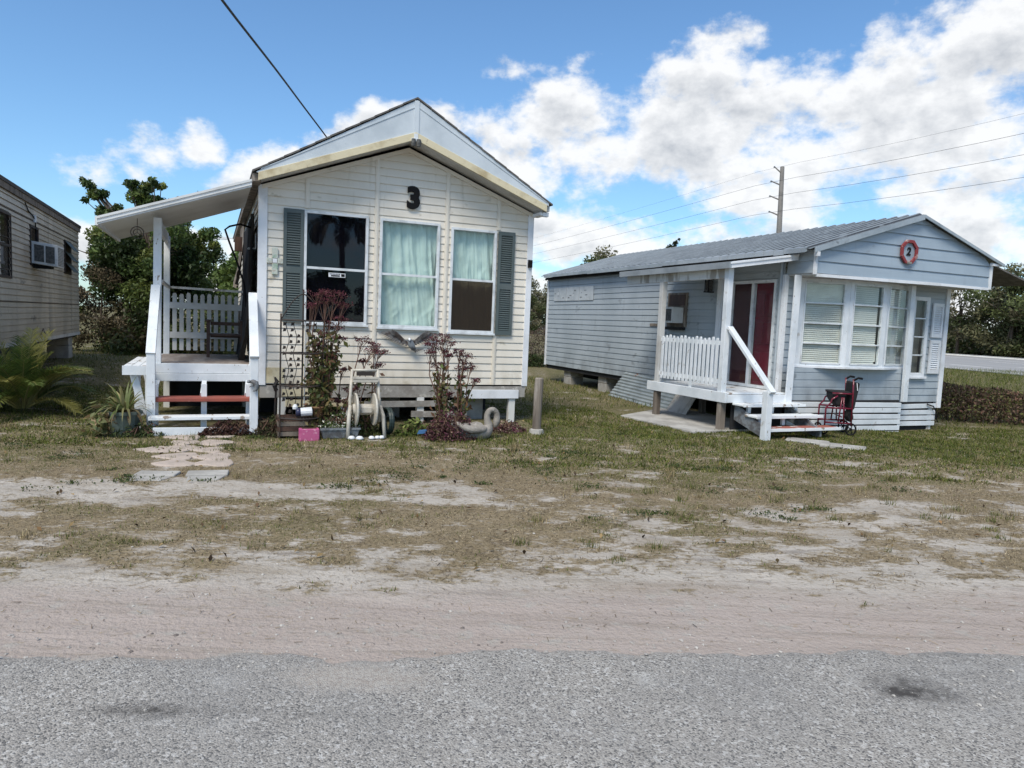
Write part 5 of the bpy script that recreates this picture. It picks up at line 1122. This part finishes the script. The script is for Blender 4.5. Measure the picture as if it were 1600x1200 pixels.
mb=MB(); mb.prism([(.14,-.2,.44),(.23,-.2,.42),(.27,-.2,.66),(.30,-.2,.86),(.15,-.2,.88)],(0,.4,0)); mb.build('back_bag',m_cloth,o,bevel=.025)
mb=MB(); mb.prism([(.12,-.15,.30),(.2,-.15,.2),(.25,-.15,.28),(.2,-.15,.44)],(0,.3,0)); mb.build('hanging_strap',m_cloth,o,bevel=.02)
mb=MB(); mb.bar((.235,-.205,.86),(.255,-.205,.74),.02,.012); mb.build('bag_tag',m_trim,o)
mb=MB(); mb.tube([(.0,-.24,.30),(.0,.24,.30)],.012,8); mb.tube([(.17,-.24,.55),(.17,.24,.55)],.012,8); mb.build('cross_brace',m_walk,o)

# ================================================================== TRAILER at the left
tr=thing('trailer_home','stained tan metal trailer home at the left edge','trailer home',(OT[0],OT[1],0),A)
# local: wall plane x=0 facing +x, runs toward -y from y=0
zb,zt=.93,3.36; LT=8.7
mb=MB(); siding(mb,(0,0,0),(0,1,0),(1,0,0),lambda z:-LT,lambda z:.15,zb,zt,.099,.020,[(-6.9,-6.35,2.0,3.04),(-4.95,-4.30,2.3,3.0)]); mb.build('side_wall',m_tan,tr)
mb=MB(); mb.box(-3.2,-.02,.10,.15,zb,zt+.2); mb.build('end_wall',m_tan,tr)
for z in(1.60,2.12,2.62,3.08):
    mb=MB(); mb.box(.012,.018,-LT,.14,z,z+.012); mb.build('seam_strip',m_iron,tr)
mb=MB(); mb.box(-.02,.05,-LT,.17,zt,zt+.10); mb.build('eave_fascia',m_post,tr); mb=MB(); mb.box(-.02,.065,-LT,.19,zt+.10,zt+.16); mb.build('eave_cap',m_iron,tr)
mb=MB(); mb.prism([(.05,.18,zt+.15),(-1.6,.18,zt+.26),(-3.2,.18,zt+.15)],(0,-LT,0)); mb.build('roof',m_galv,tr)
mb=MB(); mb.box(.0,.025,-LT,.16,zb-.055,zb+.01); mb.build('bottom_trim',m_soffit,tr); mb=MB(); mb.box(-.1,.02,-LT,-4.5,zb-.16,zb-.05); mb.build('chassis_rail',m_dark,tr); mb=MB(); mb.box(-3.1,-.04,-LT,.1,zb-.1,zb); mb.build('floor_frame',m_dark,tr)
def twin(y0,y1,z0,z1):
    f=MB(); w_=.04
    f.box(-.02,.03,y0,y0+w_,z0,z1);f.box(-.02,.03,y1-w_,y1,z0,z1);f.box(-.02,.03,y0+w_,y1-w_,z0,z0+w_);f.box(-.02,.03,y0+w_,y1-w_,z1-w_,z1); wn=f.build('window',m_iron,tr)
    f=MB(); f.box(-.02,-.015,y0+w_,y1-w_,z0+w_,z1-w_); f.build('pane',m_glassr,wn); f=MB(); f.box(-.2,-.19,y0,y1,z0,z1); f.build('dark_backing',m_dark,wn); return wn
wn=twin(-7.3,-6.28,1.98,3.02); f=MB(); f.box(-.015,.025,-7.26,-6.32,2.48,2.52); f.build('sash_rail',m_iron,wn)
wn=twin(-4.95,-4.30,2.28,3.0)
ac=MB(); ac.box(.0,.42,-4.85,-4.22,2.32,2.72); ac.V=[(x,y,z-.12*max(0,x)) for x,y,z in ac.V]; ac=ac.build('air_conditioner',m_acw,tr,bevel=.012)
f=MB(); f.box(.06,.21,-4.857,-4.851,2.37,2.67); f.box(.235,.375,-4.857,-4.851,2.37,2.67); f.V=[(x,y,z-.12*x) for x,y,z in f.V]; f.build('front_grille',m_grille,ac)
f=MB()
for k in range(12): f.box(.421,.425,-4.81,-4.26,2.355+k*.028,2.374+k*.028)
f.V=[(x,y,z-.12*x) for x,y,z in f.V]; f.build('side_louvre',m_greyfig,ac); f=MB(); f.box(.03,.30,-4.8,-4.5,2.24,2.31); f.build('bracket',m_black,ac)
# jalousie vent window
f=MB(); f.box(-.01,.035,-1.75,-.95,2.28,3.02); wn=f.build('jalousie_window',m_iron,tr)
for k in range(3):
    f=MB(); z=2.32+k*.235; f.obox((.035,-1.70,z+.20),(0,.70,0),(.16,0,-.20),(.004,0,.010)); f.build('louvre_pane',m_shut,wn)
mb=MB(); mb.tube([(.02,-5.3,3.34),(.03,-5.1,3.22),(.03,-4.75,3.17),(.03,-4.62,3.13),(.03,-4.55,3.0),(.03,-4.5,2.75)],.011,6); mb.build('power_cable',m_black,tr); mb=MB(); mb.box(.015,.05,-4.66,-4.58,3.07,3.2); mb.build('cable_clip',m_trim,tr)
mb=MB(); mb.tube([(.02,-4.2,1.0),(.06,-4.2,1.12),(.08,-4.15,1.0),(.06,-4.1,.8)],.012,6); mb.build('drain_pipe',m_post,tr)
for y in(-.35,-4.,-8.): mb=MB(); mb.box(-.55,-.1,y-.25,y+.25,.0,.62); mb.box(-.55,-.1,y-.25,y+.25,.625,zb-.06); mb.build('block_pier',m_conc,tr,bevel=.012)
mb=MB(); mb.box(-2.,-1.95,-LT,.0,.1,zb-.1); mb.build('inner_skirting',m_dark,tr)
mb=MB(); mb.box(-1.2,-.8,-3.,-1.2,.25,.8); mb.build('stored_panel',m_ply,tr)

# ================================================================== trees
def blobcrown(g,clumps,leaves,lsize,cols,asp=.45,up=.5):
    P=[];C=[]
    for (c,r,k) in clumps:
        n=max(8,int(leaves*k)); v=g.normal(size=(n,3)); v/=np.linalg.norm(v,axis=1)[:,None]; q=np.array(c)+v*(r*(g.random(n)**.45))[:,None]*np.array([1,1,.75])
        P.append(leaf_quads(q,lsize,g,asp,up)); base=np.array(cols[g.integers(0,len(cols))]); cc=np.clip(base*(1+.28*g.normal(size=(n,1)))*(.8+.4*g.random()),.004,.6); C.append(cc)
    return np.concatenate(P),np.concatenate(C)
def tree(name,label,loc,h,cr,cz,nc,leaves,lsize,cols,seed,trunk=.12,extra=(),group=None,sq=.9,mat=None,cat='tree',lean=0,clr=(.22,.38)):
    g=np.random.default_rng(seed); o=thing(name,label,cat,loc,0,group); cl=[]
    for i in range(nc):
        v=g.normal(size=3); v/=np.linalg.norm(v); rr=g.random()**.5; c=np.array([v[0]*cr*rr,v[1]*cr*rr,cz+v[2]*(h-cz)*sq*rr]); cl.append((c,cr*g.uniform(*clr),1.))
    for e in extra:
        e3=np.array(e[:3]); cl.append((e3,e[3]*.8,e[4]*.8)); root=np.array([0,0,cz+.45*(h-cz)])
        for t in (.62,.78,.90): cl.append((root+(e3-root)*t+g.normal(size=3)*.12,e[3]*.62,e[4]*.45))
        for _ in range(2): cl.append((e3+g.normal(size=3)*e[3]*[1.,.8,.8],e[3]*.45,e[4]*.3))
    P,C=blobcrown(g,cl,leaves,lsize,cols); mb=MB(); top=(lean,0,cz+.3*(h-cz)); mb.tube([(0,0,-.2),(lean*.3,.05,cz*.4),(lean*.7,0,cz*.8),top],[trunk,trunk*.8,trunk*.6,trunk*.25],8)
    for (c,r,k) in cl[::2]+[tuple(x) for x in cl[nc:]]:
        t=g.uniform(.35,.95); b0=Vector((lean*t,0,cz*.45+t*(cz*.6))); m_=b0.lerp(Vector(c),.5)+Vector((0,0,.08*cr)); mb.tube([b0,m_,Vector(c)],[trunk*.32,trunk*.2,trunk*.07],5)
    mb.build('trunk',m_bark,o); card_mesh('crown',P,C,mat or m_leaf,o); return o
dk=[(.055,.09,.026),(.08,.12,.033),(.042,.068,.02),(.115,.155,.04),(.16,.19,.05)]
# big dark broadleaf tree between trailer and porch: u 110-300
tree('broadleaf_tree','dark glossy broadleaf tree rising between the tan trailer and the porch roof',(-10.6,21.0,.2),4.6,1.75,2.7,70,560,.125,dk,5,.13,
  [(-1.5,0,4.1,.30,.5),(-1.75,0,4.6,.28,.5),(-1.2,.1,3.8,.32,.5),(-1.95,0,4.9,.22,.35),(-.55,0,4.6,.35,.6),(-.2,0,4.9,.26,.4),(-.75,.2,4.95,.25,.4),(.1,0,4.45,.35,.6),(.9,0,4.45,.25,.35),(1.15,0,4.6,.2,.25),(1.6,0,3.6,.4,.7),(1.75,0,3.0,.45,.7),(-1.75,0,2.9,.3,.5),(-1.6,0,2.2,.4,.5)],sq=.85)
tree('round_tree','mid green round tree showing behind the porch rail',(-13.2,36,0),5.0,2.4,2.9,55,200,.26,[(.08,.125,.03),(.11,.155,.04),(.06,.095,.024)],9,.15)
tree('shrub','dark evergreen shrub filling the gap beneath the broadleaf tree',(-9.6,20.2,.0),2.1,1.7,.9,40,240,.13,[(.05,.075,.022),(.07,.09,.03),(.08,.07,.035)],10,.05,cat='shrub')
tree('shrub','brown twiggy dead shrub right behind the trailer end',(-11.6,20.0,.15),2.7,1.2,1.2,34,240,.09,[(.12,.095,.06),(.09,.075,.045),(.17,.14,.095),(.07,.085,.03)],12,.05,cat='shrub',mat=m_leafd)
tree('shrub','dry brown shrub seen through the porch pickets',(-8.4,21.5,.0),2.2,1.5,.9,30,220,.11,[(.07,.085,.035),(.10,.085,.05),(.06,.08,.03)],13,.05,cat='shrub')
tree('shrub','green leafy shrub behind the right half of the porch pickets',(-9.0,26,.0),3.0,1.9,1.2,34,200,.16,[(.045,.07,.02),(.06,.085,.025)],14,.06,cat='shrub')
# dry vine hedge and post between the two homes
o=thing('hedge','dry brown vine covered hedge in the gap between the two homes','hedge',(1.1,27.2,0))
g=np.random.default_rng(21); n=9000; q=np.stack([g.uniform(-1.8,1.6,n),g.normal(size=n)*.25,1.45*g.random(n)**.8],-1); q[:,2]*=.85+.3*fbm(q[:,0]*2,q[:,1]*0,4,2)
card_mesh('dry_vines',leaf_quads(q,.10,g,.2,0,.5),vary(g,n,[(.09,.065,.05),(.13,.10,.08),(.06,.05,.035),(.17,.14,.115)],.3),m_leafd,o)
q=np.stack([g.uniform(-1.8,1.6,2600),g.normal(size=2600)*.3-.3,.45*g.random(2600)**1.2],-1); card_mesh('green_base',leaf_quads(q,.12,g,.4,.4),vary(g,2600,[(.04,.065,.02),(.055,.08,.025)]),m_leaf,o)
o=thing('fence_post','thin grey fence post standing in the dry hedge','fence post',(1.22,26.6,0)); mb=MB(); mb.tube([(0,0,0),(0,0,1.6)],.05,8); mb.build('shaft',m_post,o); mb=MB(); mb.tube([(0,0,1.6),(.02,0,1.68)],[.05,.02],8); mb.build('cap',m_post,o)
# reddish hedge at the right
o=thing('hedge','low reddish brown hedge along the right edge of the lawn','hedge',(10.3,15.1,-.1),R(-14))
g=np.random.default_rng(22); n=15000; q=np.stack([g.uniform(-1.2,4.5,n),g.normal(size=n)*.28,.78*g.random(n)**.75],-1); q[:,2]*=.8+.4*fbm(q[:,0]*1.6,q[:,1]*0,8,3)
card_mesh('foliage',leaf_quads(q,.07,g,.45,.3),vary(g,n,[(.15,.085,.062),(.19,.12,.09),(.10,.08,.05),(.12,.125,.045),(.085,.06,.048)],.3),m_leafd,o)
mb=MB()
for k in range(60):
    x=g.uniform(-1.2,4.5); mb.tube([(x,g.normal()*.1,-.1),(x+g.normal()*.1,g.normal()*.2,.6)],[.012,.006],5)
mb.build('stems',m_bark,o)
# trees beyond the highway
far=[(.09,.112,.042),(.115,.135,.05),(.07,.09,.036),(.14,.135,.07),(.16,.145,.09)]
G_='trees beyond the highway'
def ftree(x,y,h,cr,seed,label,cols=far,ls=.42): return tree('woodland_tree',label,(x,y,-.1),h,cr,h*.5,40,170,ls,cols,seed,.22,group=G_,sq=.95,clr=(.24,.40))
lab='dense green roadside tree in the wood beyond the highway'
far_spots=[(61,82,10.5,4.2),(66.5,86,11.5,4.6),(72,90,12.0,5.0),(78,95,13.5,5.2),(58.5,84,11.0,4.0),(70,82,10.0,4.2),(76,86,10.8,4.6),(64.5,93,12.5,4.6),(83,100,14.0,5.5),(56,90,11.,4.2),(66,78,7.,3.6),(72.5,78,7.5,3.8)]
protos=[ftree(*far_spots[i],40+i,lab) for i in range(4)]
def copy_tree(o,x,y,s,rz,label=None):
    c=o.copy(); col.objects.link(c); c.location=(x,y,-.1); c.scale=(s,s,s); c.rotation_euler.z=rz
    if label:c['label']=label
    for ch in o.children: k=ch.copy(); col.objects.link(k); k.parent=c
    return c
for i,(x,y,h,cr) in enumerate(far_spots[4:]): copy_tree(protos[i%4],x,y,h/far_spots[i%4][2],i*1.3+.5)
lab2='dark roadside tree seen in the gap between the two homes'
for i,(x,y,s) in enumerate([(.6,118,.85),(5.2,122,.90),(-2.5,124,.9),(3.0,112,.7)]): copy_tree(protos[(i+1)%4],x,y,s,i*2.1,lab2)
copy_tree(protos[0],14.5,118,1.42,.4,'rounded tree top poking above the rear of the metal roof')
tree('pine_tree','thin ragged tree top poking above the middle of the metal roof',(25.0,116,0),15.4,2.3,10.5,26,120,.5,[(.04,.05,.03),(.055,.06,.035)],77,.2,[(-.5,0,14.8,.7,.6),(.3,0,15.6,.5,.5),(1.5,0,14.0,.6,.5),(-1.5,0,13.2,.6,.5)],group=G_)
# undergrowth along the wood edge
g=np.random.default_rng(31); n=26000; yy=g.uniform(70,112,n); xx=60.+(92-yy)*.10+g.gamma(2.,1.6,n); zz=np.abs(g.normal(size=n))*1.7*(.5+fbm(yy*.35,xx*.2,3,3)); 
tag(card_mesh('undergrowth',leaf_quads(np.stack([xx,yy,zz],-1),.55,g,.5,.4),vary(g,n,far+[(.07,.095,.03)],.3),m_leaf),kind='stuff')

# highway
def strip(x0,x1,z,mat,name,kind='structure',dz=0):
    mb=MB(); k=-.10; mb.add([(x0+k*(10-90),10,z),(x1+k*(10-90),10,z),(x1+k*(400-90),400,z),(x0+k*(400-90),400,z)],[(0,1,2,3)]); return mb
tag(strip(22.5,55,-.07,m_asph2,'').build('highway',m_asph2),kind='structure')
mb=MB()
for x in(23.6,45.5,): mb2=strip(x,x+.35,-.064,m_line,''); mb.add(mb2.V,mb2.F)
for x in(28.,33.,40.):
    y=12
    while y<300:
        k=-.10; mb.add([(x+k*(y-90),y,-.064),(x+.3+k*(y-90),y,-.064),(x+.3+k*(y+4-90),y+4,-.064),(x+k*(y+4-90),y+4,-.064)],[(0,1,2,3)]); y+=12
tag(mb.build('lane_markings',m_line),kind='structure')
o=thing('barrier_wall','long pale concrete barrier along the far side of the highway','barrier',(0,0,0)); k=-.10
mb=MB(); mb.prism([(54.0+k*(-80),10,-.1),(54.6+k*(-80),10,-.1),(54.45+k*(-80),10,.06),(54.2+k*(-80),10,.06)],(k*390,390,0)); mb.build('wall_body',m_barrier,o); mb=MB(); mb.prism([(54.15+k*(-80),10,.06),(54.5+k*(-80),10,.06),(54.5+k*(-80),10,.10),(54.15+k*(-80),10,.10)],(k*390,390,0)); mb.build('wall_cap',m_barrier,o)

# utility pole and wires
o=thing('utility_pole','tall grey steel utility pole with four short arms behind the metal roof','utility pole',(34.15,95,0))
mb=MB(); mb.tube([(.45,0,-.5),(0.15,0,14),(-.05,0,23.4)],[.45,.36,.26],10); mb.build('shaft',m_pole,o)
tips=[(33.07,23.35),(32.77,21.5),(32.74,19.6),(32.8,17.6)]
for x,z in tips: mb=MB(); mb.tube([(.05,0,z-(.9 if z>23 else .5)),(x-34.15,0,z)],[.11,.07],7); mb.build('arm',m_pole,o); mb=MB(); mb.lathe([(.06,0),(.14,.03),(.14,.08),(.06,.1),(.12,.14),(.05,.2)],8,(x-34.15,0,z-.12)); mb.build('insulator',m_greyfig,o)
for i,(x,z) in enumerate(tips):
    pts=[]
    for t in np.linspace(-75,230,40):
        sg=-.0 if t<0 else 0; s_=(t/230 if t>0 else t/-75); sag=(3.2 if t>0 else 2.4)*4*s_*(1-s_)*(.5 if t<0 else .6)
        pts.append((x-.37*t,95+.929*t,z-sag))
    mb=MB(); mb.tube(pts,.017 if i else .010,5); tag(mb.build('power_line',m_wire),['thin top wire strung from the topmost arm of the utility pole','wire strung from the second arm of the utility pole','wire strung from the third arm of the utility pole','wire strung from the lowest arm of the utility pole'][i],'power line','wires on the utility pole')
mb=MB(); WP=[(-2.09,4.2,3.86),(-2.27,5.0,3.98),(-2.48,6,4.11),(-2.72,8,4.25),(-3.0,10,4.42),(-3.19,11.8,4.5),(-3.33,13.2,4.53)]
a_,b_=smoothpath(WP,[.011]*len(WP)); mb.tube(a_,b_,6); tag(mb.build('service_cable',m_wire),'thick black service cable dropping from overhead to the roof of the home numbered 3','cable')
mb=MB(); mb.tube([(1.47,2.84,4.2),(1.47,2.84,4.55)],.03,8); mb.build('service_mast',m_pole,h3)
# the far side of the road, seen only as reflections in the dark panes
o=palm('palm_tree','tall palm mirrored in the upper pane of the blacked-out window',(11.9,-12.5,0),16,2.3,9,[(.05,.07,.025),(.07,.09,.03),(.10,.09,.04)],6.1,.75,.05,.34)
mb=MB(); mb.tube([(0,0,0),(.1,0,3),(0,0,6.2)],[.2,.15,.13],10); mb.build('trunk',m_bark,o)
rt=[q for q in col.objects if q.name.startswith('round_tree')][0]
for i,(x,y,s) in enumerate([(13.5,-24,.95),(18.5,-26,1.05),(23.5,-25,.9),(29,-27,1.0),(35,-24,1.1)]): copy_tree(rt,x,y,s,i*1.7,'round tree across the road mirrored dimly in the window panes')['group']='trees across the road'
